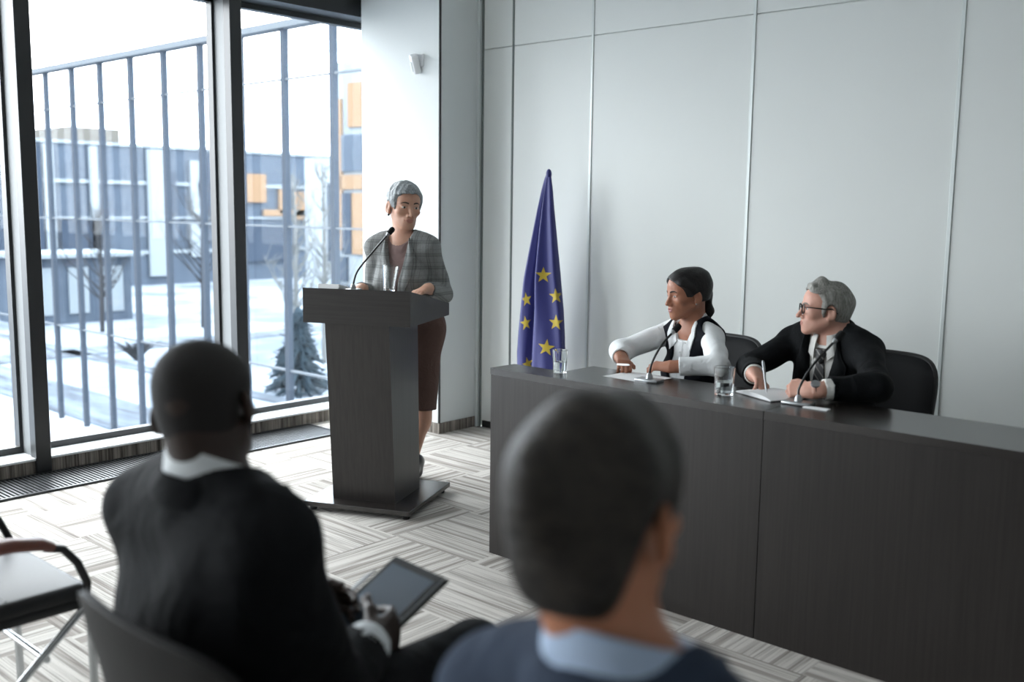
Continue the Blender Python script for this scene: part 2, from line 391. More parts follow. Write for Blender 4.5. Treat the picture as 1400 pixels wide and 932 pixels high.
bare_tree(-18.6, 14.2, 4.6, 'slim pale birch tree behind the conifer', BIR, 2, .3)
bare_tree(-26.5, 15.8, 4.2, 'bare brown tree in front of the glazed office building', TW, 3, .6)
bare_tree(-27.5, 13.2, 3.4, 'bare brown tree beside the low glazed kiosk', TW, 5, .6)
def shrub(x, y, r, label, seed):
    rnd = random.Random(seed); m = MB()
    for i in range(90):
        a = rnd.uniform(0, 6.28); q = rnd.uniform(.2, 1); L = r * rnd.uniform(.6, 1.1)
        m.tube([(0, 0, 0), (math.cos(a) * L * q * .6, math.sin(a) * L * q * .6, L * .55), (math.cos(a) * L * q, math.sin(a) * L * q, L * .8)], [.02, .014, .006], 4)
    o = m.build('shrub', TW); o.location = (x, y, GZ); tag(o, label, 'shrub', 'shrubs in the snow')
shrub(-21.9, 11.3, .55, 'low dark shrub in the snow farther from the conifer', 1); shrub(-19.6, 11.7, .5, 'low dark shrub in the snow nearer to the conifer', 2)
def conifer(x, y, h, label):
    rnd = random.Random(9); t = thing('conifer', label, 'tree', (x, y, GZ))
    MB().tube([(0, 0, 0), (0, 0, h)], [.05, .01], 7).build('trunk', TW, t)
    m = MB()
    for i in range(26):
        z = h * (.06 + .9 * i / 26); L = (h * .42) * (1.05 - z / h)
        for j in range(9):
            a = rnd.uniform(0, 6.28); d = Vector((math.cos(a), math.sin(a), 0))
            p = [Vector((0, 0, z + .1)), Vector((0, 0, z)) + d * L * .55, Vector((0, 0, z - .12)) + d * L]
            m.tube(p, [.03, .045, .012], 5)
            for q in range(5):
                s = p[0].lerp(p[2], rnd.uniform(.35, .95)); m.tube([s, s + Vector((rnd.uniform(-.18, .18), rnd.uniform(-.18, .18), rnd.uniform(-.1, .08)))], [.016, .006], 4)
    m.build('needles', PIN, t)
conifer(-16.0, 11.6, 1.7, 'small dark conifer in the snow outside the window')

# ------------------------------------------------------------------ podium
pod = thing('podium', 'dark wood podium with sloped top and square foot plate on the carpet', 'podium', (-3.582, 2.904, 0), rz=.436)
MB().box((-.274, 0, .024), (.274, .54, .047), bev=.002, seg=1).build('foot_plate', M['wood_h'], pod)
for sx in (-.24, .24):
    for y in (.04, .50): MB().lathe([(.016, 0), (.018, .004), (.018, .024)], (sx, y, 0), 14).build('foot', M['blackplastic'], pod)
c = MB(); F0, F1, cw, cdp = .028, .095, .1625, .305
c.poly([(-cw, F1, .047), (cw, F1, .047), (cw, F1 + cdp, .047), (-cw, F1 + cdp, .047), (-cw, F0, .93), (cw, F0, .93), (cw, F0 + cdp + .04, .93), (-cw, F0 + cdp + .04, .93)],
       [(0, 3, 2, 1), (4, 5, 6, 7), (0, 1, 5, 4), (1, 2, 6, 5), (2, 3, 7, 6), (3, 0, 4, 7)])
c.build('column', M['wood_v'], pod)
s = MB(); sw = .271
A = [(-sw, .021, .905), (-sw, .021, 1.068), (-sw, .523, .973), (-sw, .523, .913)]; B = [(sw, p[1], p[2]) for p in A]
s.prism(None, A, B); s.build('sloped_top', M['wood_slab'], pod)
def podpt(a, b, dz=0):   # a point on the sloped top
    cc, ss = math.cos(.436), math.sin(.436)
    return Vector((-3.582 + a * cc - b * ss, 2.904 + a * ss + b * cc, 1.068 - (b - .021) * .095 / .502 + dz))
SLOPE = math.atan(.095 / .502)

# ------------------------------------------------------------------ long desk: two units
def desk(name, label, x0, x1, left_end):
    d = thing(name, label, 'desk', ((x0 + x1) / 2, 3.0, 0)); ox = (x0 + x1) / 2; P = lambda x, y, z: (x - ox, y - 3.0, z)
    z1 = .765
    MB().box(P(x0 + .0015, 2.978, 0), P(x1 - .0015, 3.0, .791)).build('front_panel', M['wood_v'], d)
    if left_end:
        m = MB(); L = [(x0, 2.976), (x1 - .0015, 2.976), (x1 - .0015, 3.32), (-2.515, 3.32), (-2.515, 3.123), (x0, 3.123)]
        m.prism(None, [P(a, b, z1) for a, b in L], [P(a, b, .793) for a, b in L])
        m.build('worktop', M['wood_h'], d)
        MB().box(P(x0 + .001, 3.0, 0), P(x0 + .024, 3.12, z1)).build('end_panel', M['wood_v'], d)
        MB().box(P(-2.50, 3.0, 0), P(-2.476, 3.31, z1)).build('side_panel', M['wood_v'], d)
        MB().box(P(x0 + .024, 3.098, 0), P(-2.5, 3.12, z1)).build('rear_panel', M['wood_v'], d)
    else:
        MB().box(P(x0 + .0015, 2.976, z1), P(x1, 3.32, .793)).build('worktop', M['wood_h'], d)
        MB().box(P(x1 - .024, 3.0, 0), P(x1 - .001, 3.31, z1)).build('side_panel', M['wood_v'], d)
    MB().box(P(x1 - .06, 3.0, 0) if left_end else P(x0 + .04, 3.0, 0), P(x1 - .036, 3.31, z1) if left_end else P(x0 + .064, 3.31, z1)).build('support_panel', M['wood_v'], d)
desk('conference_desk', 'dark wood desk section nearest the flag with notched end', -2.786, -1.545, True)
desk('conference_desk', 'dark wood desk section running out of the picture on the right', -1.545, .55, False)
DZ = .7931

# ------------------------------------------------------------------ small things on podium and desk
def tumbler(loc, h, r0, r1, fill, label, rz=None):
    t = thing('drinking_glass', label, 'glass', loc, 'drinking glasses')
    w_ = .0028
    MB().lathe([(r0 * .55, 0), (r0, .0015), (r1, h), (r1 - .0012, h + .0012), (r1 - w_, h), (r0 - w_, .012), (r0 * .5, .010)], seg=32).build('tumbler', M['tumbler'], t, smooth=True)
    if fill:
        a = r0 - w_ + (r1 - r0) * .014 / h - .0004; b = r0 - w_ + (r1 - r0) * fill / h - .0004
        MB().lathe([(a * .5, .0125), (a, .0128), (b, fill), (b * .5, fill - .0004)], seg=32).build('water', M['water'], t, smooth=True)
    return t
tumbler((-1.790, 3.14, DZ), .100, .033, .038, .048, 'short glass half full of water between the two seated panelists')
tumbler((-2.505, 3.085, DZ), .092, .027, .031, .045, 'glass of water on the desk in front of the flag')
p = podpt(.150, .060, .0005); g = tumbler(p, .118, .026, .038, 0, 'empty tall glass on the front edge of the podium')
g.rotation_euler = (Matrix.Rotation(.436, 3, 'Z') @ Matrix.Rotation(-SLOPE, 3, 'X')).to_euler()
def microphone(loc, pts, label, rz=0, base=(.05, .032), col=None):
    """pts are offsets from the base's top"""
    t = thing('gooseneck_microphone', label, 'microphone', loc, 'gooseneck microphones')
    MB().box((-base[0], -base[1], 0), (base[0], base[1], .012), bev=.004, rot=Matrix.Rotation(rz, 3, 'Z')).build('base', col or M['steel'], t, smooth=True)
    MB().lathe([(.014, .012), (.014, .020), (.009, .030), (.006, .034)], seg=16).build('socket', M['steel'], t, smooth=True)
    P = [Vector(q) for q in pts]; C = []
    for i in range(24):
        u = i / 23 * (len(P) - 1); k_ = min(int(u), len(P) - 2); f = u - k_
        a = P[max(k_ - 1, 0)]; b_ = P[k_]; c_ = P[k_ + 1]; d_ = P[min(k_ + 2, len(P) - 1)]
        C.append(.5 * (2 * b_ + (c_ - a) * f + (2 * a - 5 * b_ + 4 * c_ - d_) * f * f + (3 * b_ - a - 3 * c_ + d_) * f ** 3))
    MB().tube(C, .0045, 8).build('gooseneck', M['blackplastic'], t, smooth=True)
    d = (C[-1] - C[-3]).normalized(); e = C[-1]
    MB().tube([e - d * .006, e + d * .004, e + d * .010], [.006, .009, .009], 14).build('collar', M['steel'], t, smooth=True)
    MB().tube([e + d * .008, e + d * .011, e + d * .035, e + d * .044, e + d * .047], [.008, .0125, .0135, .010, .003], 14).build('windscreen', M['foam'], t, smooth=True)
    return t

# ------------------------------------------------------------------ figures: blended volumes meshed to one continuous surface
f32 = np.float32
class SDF:
    def __init__(s, lo, hi, h):
        s.lo = np.array(lo, float); s.h = h
        s.n = np.ceil((np.array(hi, float) - s.lo) / h).astype(int) + 1
        s.F = np.full(tuple(s.n), 1.0, f32); s.o = np.zeros(3); s.R = np.eye(3); s.s = 1.0
    def frame(s, o=(0, 0, 0), R=None, sc=1.0):
        s.o = np.array(o, float); s.R = np.eye(3) if R is None else np.array(R, float); s.s = sc; return s
    def _grid(s, c, r, k):
        wc = s.o + s.s * (s.R @ np.array(c, float)); r = r * s.s + k + 2.5 * s.h
        a = np.clip(np.floor((wc - r - s.lo) / s.h).astype(int), 0, s.n); b = np.clip(np.ceil((wc + r - s.lo) / s.h).astype(int) + 1, 0, s.n)
        if np.any(b <= a): return None, None
        sl = tuple(slice(i, j) for i, j in zip(a, b))
        ax = [((np.arange(i, j) * s.h + s.lo[d] - s.o[d]) / s.s).astype(f32) for d, (i, j) in enumerate(zip(a, b))]
        X, Y, Z = ax[0][:, None, None], ax[1][None, :, None], ax[2][None, None, :]
        R = s.R.astype(f32)
        return sl, [X * R[0, i] + Y * R[1, i] + Z * R[2, i] for i in range(3)]
    def put(s, sl, d, k, op):
        d = d * f32(s.s); F = s.F[sl]
        if op == 'u':
            if k > 0:
                h = np.maximum(k - np.abs(F - d), 0); s.F[sl] = np.minimum(F, d) - h * h / (4 * k)
            else: s.F[sl] = np.minimum(F, d)
        else:
            if k > 0:
                h = np.maximum(k - np.abs(F + d), 0); s.F[sl] = np.maximum(F, -d) + h * h / (4 * k)
            else: s.F[sl] = np.maximum(F, -d)
    def cone(s, a, b, ra, rb, k=.01, op='u', cut=0, flat=None):
        """tapered limb; cut 1: flat end at b, 2: flat at both; flat=(dir, q): squash by q along dir"""
        a = np.array(a, float); b = np.array(b, float); c = (a + b) / 2
        sl, g = s._grid(c, np.linalg.norm(b - a) / 2 + max(ra, rb) * (1.0 if flat is None else max(1, 1 / flat[1])), k)
        if sl is None: return s
        ab = b - a; L2 = ab @ ab
        p = [g[i] - f32(a[i]) for i in range(3)]
        t = np.clip((p[0] * f32(ab[0]) + p[1] * f32(ab[1]) + p[2] * f32(ab[2])) / f32(L2), 0, 1)
        q = [p[i] - t * f32(ab[i]) for i in range(3)]
        if flat is not None:
            d = np.array(flat[0], float); d /= np.linalg.norm(d); w = q[0] * f32(d[0]) + q[1] * f32(d[1]) + q[2] * f32(d[2])
            q = [q[i] + f32(d[i] * (1 / flat[1] - 1)) * w for i in range(3)]
        dd = np.sqrt(q[0] ** 2 + q[1] ** 2 + q[2] ** 2) - (f32(ra) + t * f32(rb - ra))
        if flat is not None: dd = dd * f32(flat[1]) if flat[1] < 1 else dd
        if cut:
            n = ab / math.sqrt(L2); e = [g[i] - f32(b[i]) for i in range(3)]
            dd = np.maximum(dd, e[0] * f32(n[0]) + e[1] * f32(n[1]) + e[2] * f32(n[2]))
            if cut == 2: dd = np.maximum(dd, -(p[0] * f32(n[0]) + p[1] * f32(n[1]) + p[2] * f32(n[2])))
        s.put(sl, dd, k, op); return s
    def ell(s, c, r, k=.01, op='u', R=None):
        sl, g = s._grid(c, max(r), k)
        if sl is None: return s
        p = [g[i] - f32(c[i]) for i in range(3)]
        if R is not None:
            R = np.array(R, f32); p = [p[0] * R[0, i] + p[1] * R[1, i] + p[2] * R[2, i] for i in range(3)]
        k0 = np.sqrt(sum((p[i] / f32(r[i])) ** 2 for i in range(3))); k1 = np.sqrt(sum((p[i] / f32(r[i] ** 2)) ** 2 for i in range(3))) + f32(1e-6)
        s.put(sl, k0 * (k0 - 1) / k1, k, op); return s
    def fn(s, c, r, f, k=0., op='s'):
        sl, g = s._grid(c, r, k)
        if sl is not None: s.put(sl, f(*g).astype(f32), k, op)
        return s
    def noise(s, amp, freq, seed=0, squash=(1, 1, 1)):
        rs = np.random.RandomState(seed); ax = [(np.arange(s.n[d]) * s.h + s.lo[d]).astype(f32) for d in range(3)]
        for j in range(5):
            v = rs.normal(size=3); v *= freq * rs.uniform(.6, 1.5) / np.linalg.norm(v); v *= np.array(squash)
            ph = rs.uniform(0, 6.28)
            a = [np.exp(1j * ax[d] * v[d]).astype(np.complex64) for d in range(3)]
            s.F += f32(amp / 2.2) * (a[0][:, None, None] * a[1][None, :, None] * (a[2] * np.exp(1j * ph)).astype(np.complex64)[None, None, :]).imag
        return s
    def mesh(s):
        F = s.F; F = np.where(np.abs(F) < 1e-6, f32(1e-6), F); S = F < 0
        n = np.array(F.shape) - 1
        cnt = np.zeros(tuple(n), np.int8)
        cor = [(i, j, k) for i in (0, 1) for j in (0, 1) for k in (0, 1)]
        for i, j, k in cor: cnt += S[i:n[0] + i, j:n[1] + j, k:n[2] + k]
        act = (cnt > 0) & (cnt < 8); idx = np.argwhere(act)
        vid = np.full(tuple(n), -1, np.int32); vid[act] = np.arange(len(idx))
        val = {c: F[idx[:, 0] + c[0], idx[:, 1] + c[1], idx[:, 2] + c[2]] for c in cor}
        acc = np.zeros((len(idx), 3)); num = np.zeros(len(idx))
        for c in cor:
            for ax in range(3):
                if c[ax] == 0:
                    e = tuple(1 if q == ax else c[q] for q in range(3)); a, b = val[c], val[e]; m = (a < 0) != (b < 0)
                    t = np.where(m, a / np.where(m, a - b, 1), 0); P = np.tile(np.array(c, float), (len(idx), 1)); P[:, ax] = t
                    acc[m] += P[m]; num[m] += 1
        V = s.lo + s.h * (idx + acc / num[:, None])
        Q = []
        for ax in range(3):
            u, v = [(1, 2), (2, 0), (0, 1)][ax]
            A = np.moveaxis(S, (ax, u, v), (0, 1, 2)); W = np.moveaxis(vid, (ax, u, v), (0, 1, 2))
            a = A[:-1, 1:-1, 1:-1]; b = A[1:, 1:-1, 1:-1]; e = np.argwhere(a != b); i, j, k = e[:, 0], e[:, 1], e[:, 2]
            q = np.stack([W[i, j, k], W[i, j + 1, k], W[i, j + 1, k + 1], W[i, j, k + 1]], 1)
            flip = ~a[i, j, k]; q[flip] = q[flip][:, ::-1]; Q.append(q)
        Q = np.concatenate(Q); Q = Q[(Q >= 0).all(1)]
        return V, Q
def smooth_v(V, Q, it=2, lam=.5):
    e = np.concatenate([Q[:, [0, 1]], Q[:, [1, 2]], Q[:, [2, 3]], Q[:, [3, 0]]]); n = len(V)
    for _ in range(it):
        for L in (lam, -lam * 1.02):
            A = np.stack([np.bincount(e[:, 0], V[e[:, 1], d], n) + np.bincount(e[:, 1], V[e[:, 0], d], n) for d in range(3)], 1)
            c = np.bincount(e[:, 0], minlength=n) + np.bincount(e[:, 1], minlength=n)
            V = V + L * (A / np.maximum(c, 1)[:, None] - V)
    return V
def mesh_obj(name, V, Q, mat, parent, org, smooth=True):
    me = bpy.data.meshes.new(name); V = np.asarray(V, float) - np.array(org)
    me.vertices.add(len(V)); me.vertices.foreach_set('co', V.astype(f32).ravel())
    me.loops.add(Q.size); me.loops.foreach_set('vertex_index', Q.astype(np.int32).ravel())
    me.polygons.add(len(Q)); me.polygons.foreach_set('loop_start', np.arange(0, Q.size, Q.shape[1], dtype=np.int32))
    me.update(calc_edges=True); me.validate()
    me.polygons.foreach_set('use_smooth', np.full(len(me.polygons), smooth)); me.materials.append(mat)
    o = bpy.data.objects.new(name, me); COL.objects.link(o); o.parent = parent; return o
def bvh(V, Q): return BVHTree.FromPolygons([tuple(v) for v in V], [tuple(int(i) for i in q) for q in Q])
def resample(P, n):
    P = np.array(P, float); d = np.r_[0, np.cumsum(np.linalg.norm(np.diff(P, axis=0), axis=1))]
    t = np.linspace(0, d[-1], n); return np.stack([np.interp(t, d, P[:, i]) for i in range(P.shape[1])], 1)
def strip(name, A, B, o, U, V, N, trees, mat, parent, org, off=.003, sink=.006, n=24, m=8, reach=.17, curve=None):
    """cloth-thin piece laid on a surface: outlines A and B in (u, v) of the frame o, U, V, looked at along -N"""
    A = resample(A, n); B = resample(B, n); o, U, V, N = [Vector(q) for q in (o, U, V, N)]
    pts = [[None] * m for _ in range(n)]; dep = [[None] * m for _ in range(n)]
    for i in range(n):
        for j in range(m):
            q = A[i] + (B[i] - A[i]) * j / (m - 1); b = o + U * q[0] + V * q[1]; pts[i][j] = b
            for t in trees:
                h = t.ray_cast(b + N * reach, -N, reach * 2 + .2)
                if h[0] is not None:
                    d = (h[0] - b).dot(N)
                    if dep[i][j] is None or d > dep[i][j]: dep[i][j] = d
    kn = [d for r in dep for d in r if d is not None]; md = float(np.median(kn)) if kn else 0
    lo = min(kn) if kn else 0
    D = np.array([[lo if d is None else d for d in r] for r in dep]); 
    out, inn = [], []
    for i in range(n):
        for j in range(m):
            e = 0 if curve is None else curve(i / (n - 1), j / (m - 1))
            out.append(pts[i][j] + N * (D[i, j] + off + e)); inn.append(pts[i][j] + N * (D[i, j] - sink))
    vs = out + inn; K = n * m; fs = []
    for i in range(n - 1):
        for j in range(m - 1):
            a, b, c, d = i * m + j, i * m + j + 1, (i + 1) * m + j + 1, (i + 1) * m + j
            fs.append((a, b, c, d)); fs.append((a + K, d + K, c + K, b + K))
    rim = [i * m for i in range(n)] + [(n - 1) * m + j for j in range(1, m)] + [i * m + m - 1 for i in range(n - 2, -1, -1)] + [j for j in range(m - 2, 0, -1)]
    for a, b in zip(rim, rim[1:] + rim[:1]): fs.append((a, b, b + K, a + K))
    mb = MB(); mb.poly([v - Vector(org) for v in vs], fs)
    return mb.build(name, mat, parent, smooth=True, angle=60)
def band(name, L, H, th, mat, parent, org, n=40, m=4, bulge=0.):
    """folded collar: a strip of thickness th between the lower path L and the upper path H"""
    L = resample(L, n); H = resample(H, n); c = (L.mean(0) + H.mean(0)) / 2; out, inn = [], []
    for i in range(n):
        a = L[max(i - 1, 0)]; b = L[min(i + 1, n - 1)]; nn = np.cross(b - a, H[i] - L[i]); nn /= np.linalg.norm(nn) + 1e-9
        rad = (L[i] + H[i]) / 2 - c
        if nn @ rad < 0: nn = -nn
        for j in range(m):
            t = j / (m - 1); p = L[i] + (H[i] - L[i]) * t; w = bulge * math.sin(math.pi * t)
            out.append(p + nn * (th / 2 + w)); inn.append(p - nn * (th / 2 - w))
    vs = out + inn; K = n * m; fs = []
    for i in range(n - 1):
        for j in range(m - 1):
            a, b, c_, d = i * m + j, i * m + j + 1, (i + 1) * m + j + 1, (i + 1) * m + j
            fs.append((a, b, c_, d)); fs.append((a + K, d + K, c_ + K, b + K))
    rim = [i * m for i in range(n)] + [(n - 1) * m + j for j in range(1, m)] + [i * m + m - 1 for i in range(n - 2, -1, -1)] + [j for j in range(m - 2, 0, -1)]
    for a, b in zip(rim, rim[1:] + rim[:1]): fs.append((a, b, b + K, a + K))
    return MB().poly([Vector(v) - Vector(org) for v in vs], fs).build(name, mat, parent, smooth=True, angle=70)

def basis(F, up=(0, 0, 1), roll=0.):
    """columns: right-hand side of the person, forward, up"""
    F = np.array(F, float); F /= np.linalg.norm(F); up = np.array(up, float)
    r = np.cross(F, up); r /= np.linalg.norm(r); u = np.cross(r, F)
    if roll: c, s_ = math.cos(roll), math.sin(roll); r, u = c * r + s_ * u, -s_ * r + c * u
    return np.stack([r, F, u], 1)
def head_shape(S, o, R, sc, male=True, neck=None, nr=.055, jaw=1.0, nose=1.0, fat=1.0, ear=0.):
    """skull, face, ears around the eye line; then the neck down to the point neck (world)"""
    S.frame(o, R, sc)
    S.ell((0, -.016, .036), (.074 * fat, .094, .079), .02)
    S.ell((0, .030, .034), (.062, .060, .058), .03)
    S.ell((0, .030, -.028), (.059 * fat, .056, .062), .03)
    j = .050 * jaw if male else .045 * jaw
    S.ell((0, .040, -.076), (.042 * jaw, .045, .034), .025)
    for q in (-1, 1):
        S.cone((q * j * 1.08, -.005, -.052), (q * .020 * jaw, .068, -.098), .017, .014, .025)
        S.ell((q * .042, .060, -.024), (.021, .019, .016), .02)
        S.cone((q * .010, .0855, .017), (q * .044, .068, .018), .0085 if male else .006, .007, .012)
    S.ell((0, .077, -.101), (.020 if male else .016, .014, .014), .016)
    for q in (-1, 1): S.ell((q * .031, .093, -.001), (.017, .013, .0115), .010, 's')
    for q in (-1, 1):
        S.ell((q * .031, .0735, -.001), (.0135, .0125, .0120), .003)
        S.cone((q * .020, .0845, .0055), (q * .043, .0775, .0040), .0036, .0032, .004)
        S.cone((q * .021, .0835, -.0080), (q * .042, .0770, -.0070), .0028, .0026, .004)
        S.ell((q * .0315, .0900, -.0018), (.0120, .0120, .0046), .002, 's')
    S.cone((0, .084, .010), (0, .1075 * (.5 + .5 * nose), -.036), .0070, .0105, .012)
    for q in (-1, 1): S.ell((q * .0125, .0945, -.040), (.0075, .0095, .0070), .006)
    S.ell((0, .077, -.066), (.028, .017, .022), .018)
    S.ell((0, .0925, -.0605), (.021, .0055, .0046), .006); S.ell((0, .0905, -.0715), (.018, .0062, .0055), .006)
    S.cone((-.023, .0855, -.0660), (.023, .0855, -.0660), .0022, .0022, .003, 's'); S.cone((-.010, .0975, -.0658), (.010, .0975, -.0658), .0024, .0024, .003, 's')
    for q in (-1, 1):
        Re = np.array(Matrix.Rotation(q * (.42 + ear * 30), 3, 'Z') @ Matrix.Rotation(-.18, 3, 'X'))
        S.ell((q * (.0790 * fat + ear), -.016, -.012), (.0085, .0190, .0320), .008, R=Re)
        S.ell((q * (.0870 * fat + ear), -.010, -.006), (.0065, .0110, .0180), .004, 's', R=Re)
        S.ell((q * (.0770 * fat + ear * .6), -.006, -.036), (.0065, .0090, .0100), .006)
    if neck is not None:
        n = (R.T @ (np.array(neck) - np.array(o))) / sc
        S.cone((0, -.030, -.050), n, nr * .97, nr * 1.10, .03)
        S.cone((0, -.055, .000), n + np.array([0, -.012, 0]), nr * .85, nr * .95, .03)
    S.frame()
def hair_shape(S, o, R, sc, puff, line, fat=1.0, low=-.055, temple=.052, part=0., back=0., nape=.0):
    """line: height of the hairline over the brow; low: the nape; temple: how far forward the sides reach"""
    S.frame(o, R, sc)
    S.ell((0, -.016, .036), (.074 * fat + puff, .094 + puff + back, .079 + puff), .02)
    S.ell((0, .030, .034), (.062 + puff, .060 + puff * .8, .058 + puff), .03)
    S.ell((0, -.035, -.022), (.064 * fat + puff * .6, .066 + puff * .5 + back * .5, .050 - low * .3), .03)
    def cutf(x, y, z):
        # everything in front of the hairline and below the nape goes
        xx = np.abs(x); lnz = line - .35 * np.maximum(xx - .030, 0) + part * x
        face = np.minimum(y - (temple - np.maximum(xx - .05, 0) * .6 + np.maximum(z + .01, 0) * .25), lnz - z)
        side = np.minimum(np.minimum(y + .030 - nape, -.012 - z), .2 - xx)
        bot = low - z - .25 * np.minimum(y + .09, 0)
        return -np.maximum(np.maximum(face, side), bot)
    S.fn((0, 0, 0), .2, cutf, .006)
    S.frame()
def hand_shape(S, w, d, n, side, sc=1.0, curl=(.5, .6, .4), curls=None, thumb=None, spread=.06, wr=.024):
    """w wrist, d direction of the hand, n where the palm looks, side +1 when the thumb lies along n x d"""
    d = np.array(d, float); d /= np.linalg.norm(d); n = np.array(n, float); n -= d * (n @ d); n /= np.linalg.norm(n)
    t = np.cross(n, d) * side; R = np.stack([d, t, n], 1); S.frame(w, R, sc)
    off = (.027, .009, -.009, -.026); pl = (.088, .092, .088, .080)
    for i in range(4):
        S.cone((.004, off[i] * .62, 0), (pl[i] - .004, off[i], -.002 + .002 * abs(i - 1.5)), .0135, .0110, .014)
    S.cone((-.03, 0, 0), (.012, 0, 0), wr, wr * .93, .02, flat=((0, 0, 1), .8))
    ph = ((.042, .026, .021), (.046, .029, .022), (.043, .027, .021), (.034, .020, .019))
    for i in range(4):
        c = (curls[i] if curls else curl); p = np.array([pl[i] - .002, off[i], 0.0]); a = 0; sp = spread * (1.4 - i) / 1.4 * .9
        for j in range(3):
            a += c[j]; v = np.array([math.cos(a) * math.cos(sp), math.sin(sp) * math.cos(a), math.sin(a)]); q = p + v * ph[i][j]
            r0 = (.0094, .0086, .0078)[j] * (.9 if i == 3 else 1); r1 = (.0088, .0080, .0066)[j] * (.9 if i == 3 else 1)
            S.cone(p, q, r0, r1, .003 if j else .006); p = q
    th = thumb or [(.022, .020, .008), (.052, .042, .016), (.080, .050, .020), (.102, .050, .022)]
    rr = (.0150, .0115, .0098, .0078)
    for a, b, ra, rb in zip(th, th[1:], rr, rr[1:]): S.cone(a, b, ra, rb, .007)
    S.frame()
def grey_hair(name, c0, c1, scale=(120, 120, 30), bump=.7):
    N = NT(name); p = N.p; p.inputs['Roughness'].default_value = .5; p.inputs['Specular IOR Level'].default_value = .35
    tc = N.n('ShaderNodeTexCoord'); mp = N.n('ShaderNodeMapping', i_Scale=scale); N.l(tc, 'Object', mp, 0)
    nz = N.n('ShaderNodeTexNoise', i_Scale=1.0, i_Detail=4.0, i_Roughness=.7, i_Distortion=.8); N.l(mp, 0, nz, 'Vector')
    r = N.n('ShaderNodeValToRGB'); e = r.color_ramp.elements
    e[0].position = .35; e[0].color = c0; e[1].position = .65; e[1].color = c1; N.l(nz, 0, r, 0); N.l(r, 0, p, 'Base Color')
    b = N.n('ShaderNodeBump', i_Strength=bump, i_Distance=.006); N.l(nz, 0, b, 'Height'); N.l(b, 0, p, 'Normal')
    return N.m
EYEW = pm('eye_white', rgb(205, 200, 195), .25); IRIS = pm('dark_iris', rgb(30, 20, 15), .2)
def face_parts(root, org, tree, o, R, sc, brow, lip, browt=.0042, look=(0, 0), eyes=True, smile=0., lw=1.0):
    """brows, lips and eyes laid on the face"""
    o = np.array(o); P = lambda x, y, z: Vector(o + sc * (R @ np.array((x, y, z))))
    X, Yf, Z = [Vector(R[:, i]) * sc for i in range(3)]; N = Vector(R[:, 1])
    for q in (-1, 1):
        mid = [(q * .013, .0185), (q * .026, .0225), (q * .038, .0225), (q * .049, .0165)]
        w = [browt, browt, browt * .8, browt * .3]
        strip('eyebrow', [(a, b + c) for (a, b), c in zip(mid, w)], [(a, b - c) for (a, b), c in zip(mid, w)], o, X, Z, N, [tree], brow, root, org, .0014, .003, 14, 4, .2)
        if eyes:
            c = P(q * .0315, .0798, -.0016)
            e = MB().ball((0, 0, 0), (.0125 * sc, .0062 * sc, .0062 * sc), 14, 10).build('eye', EYEW, root, smooth=True, angle=180)
            MB().ball((look[0] * .003, .0046 * sc, look[1] * .001), (.0052 * sc, .0024 * sc, .0052 * sc), 12, 8).build('iris', IRIS, e, smooth=True, angle=180)
            e.matrix_local = Matrix.Translation(c - Vector(org)) @ Matrix(R.tolist()).to_4x4()
    up = ([(-.0215, -.0655), (-.011, -.0590), (-.003, -.0565), (0, -.0578), (.003, -.0565), (.011, -.0590), (.0215, -.0655)], [(-.0215, -.0660), (-.01, -.0655), (0, -.0660), (.01, -.0655), (.0215, -.0660)])
    dn = ([(-.0205, -.0668), (-.01, -.0672), (0, -.0675), (.01, -.0672), (.0205, -.0668)], [(-.0205, -.0672), (-.011, -.0755), (0, -.0785), (.011, -.0755), (.0205, -.0672)])
    bend = lambda L: [(a * lw, b + smile * (abs(a) / .0215) ** 2) for a, b in L]
    for A, B in (up, dn): strip('lip', bend(A), bend(B), o, X, Z, N, [tree], lip, root, org, .0012, .003, 20, 4, .2)
def arm(S, sh, el, wr, r, k=.02, cut=1, end=0.):
    """r: radii at shoulder, elbow, wrist; end: stop short of (or beyond) the wrist"""
    sh, el, wr = [np.array(q, float) for q in (sh, el, wr)]; d = wr - el; L = np.linalg.norm(d); w2 = el + d * (L + end) / L
    S.cone(sh, el, r[0], r[1], k); S.cone(el, w2, r[1], r[1] + (r[2] - r[1]) * (L + end) / L, k, cut=cut)
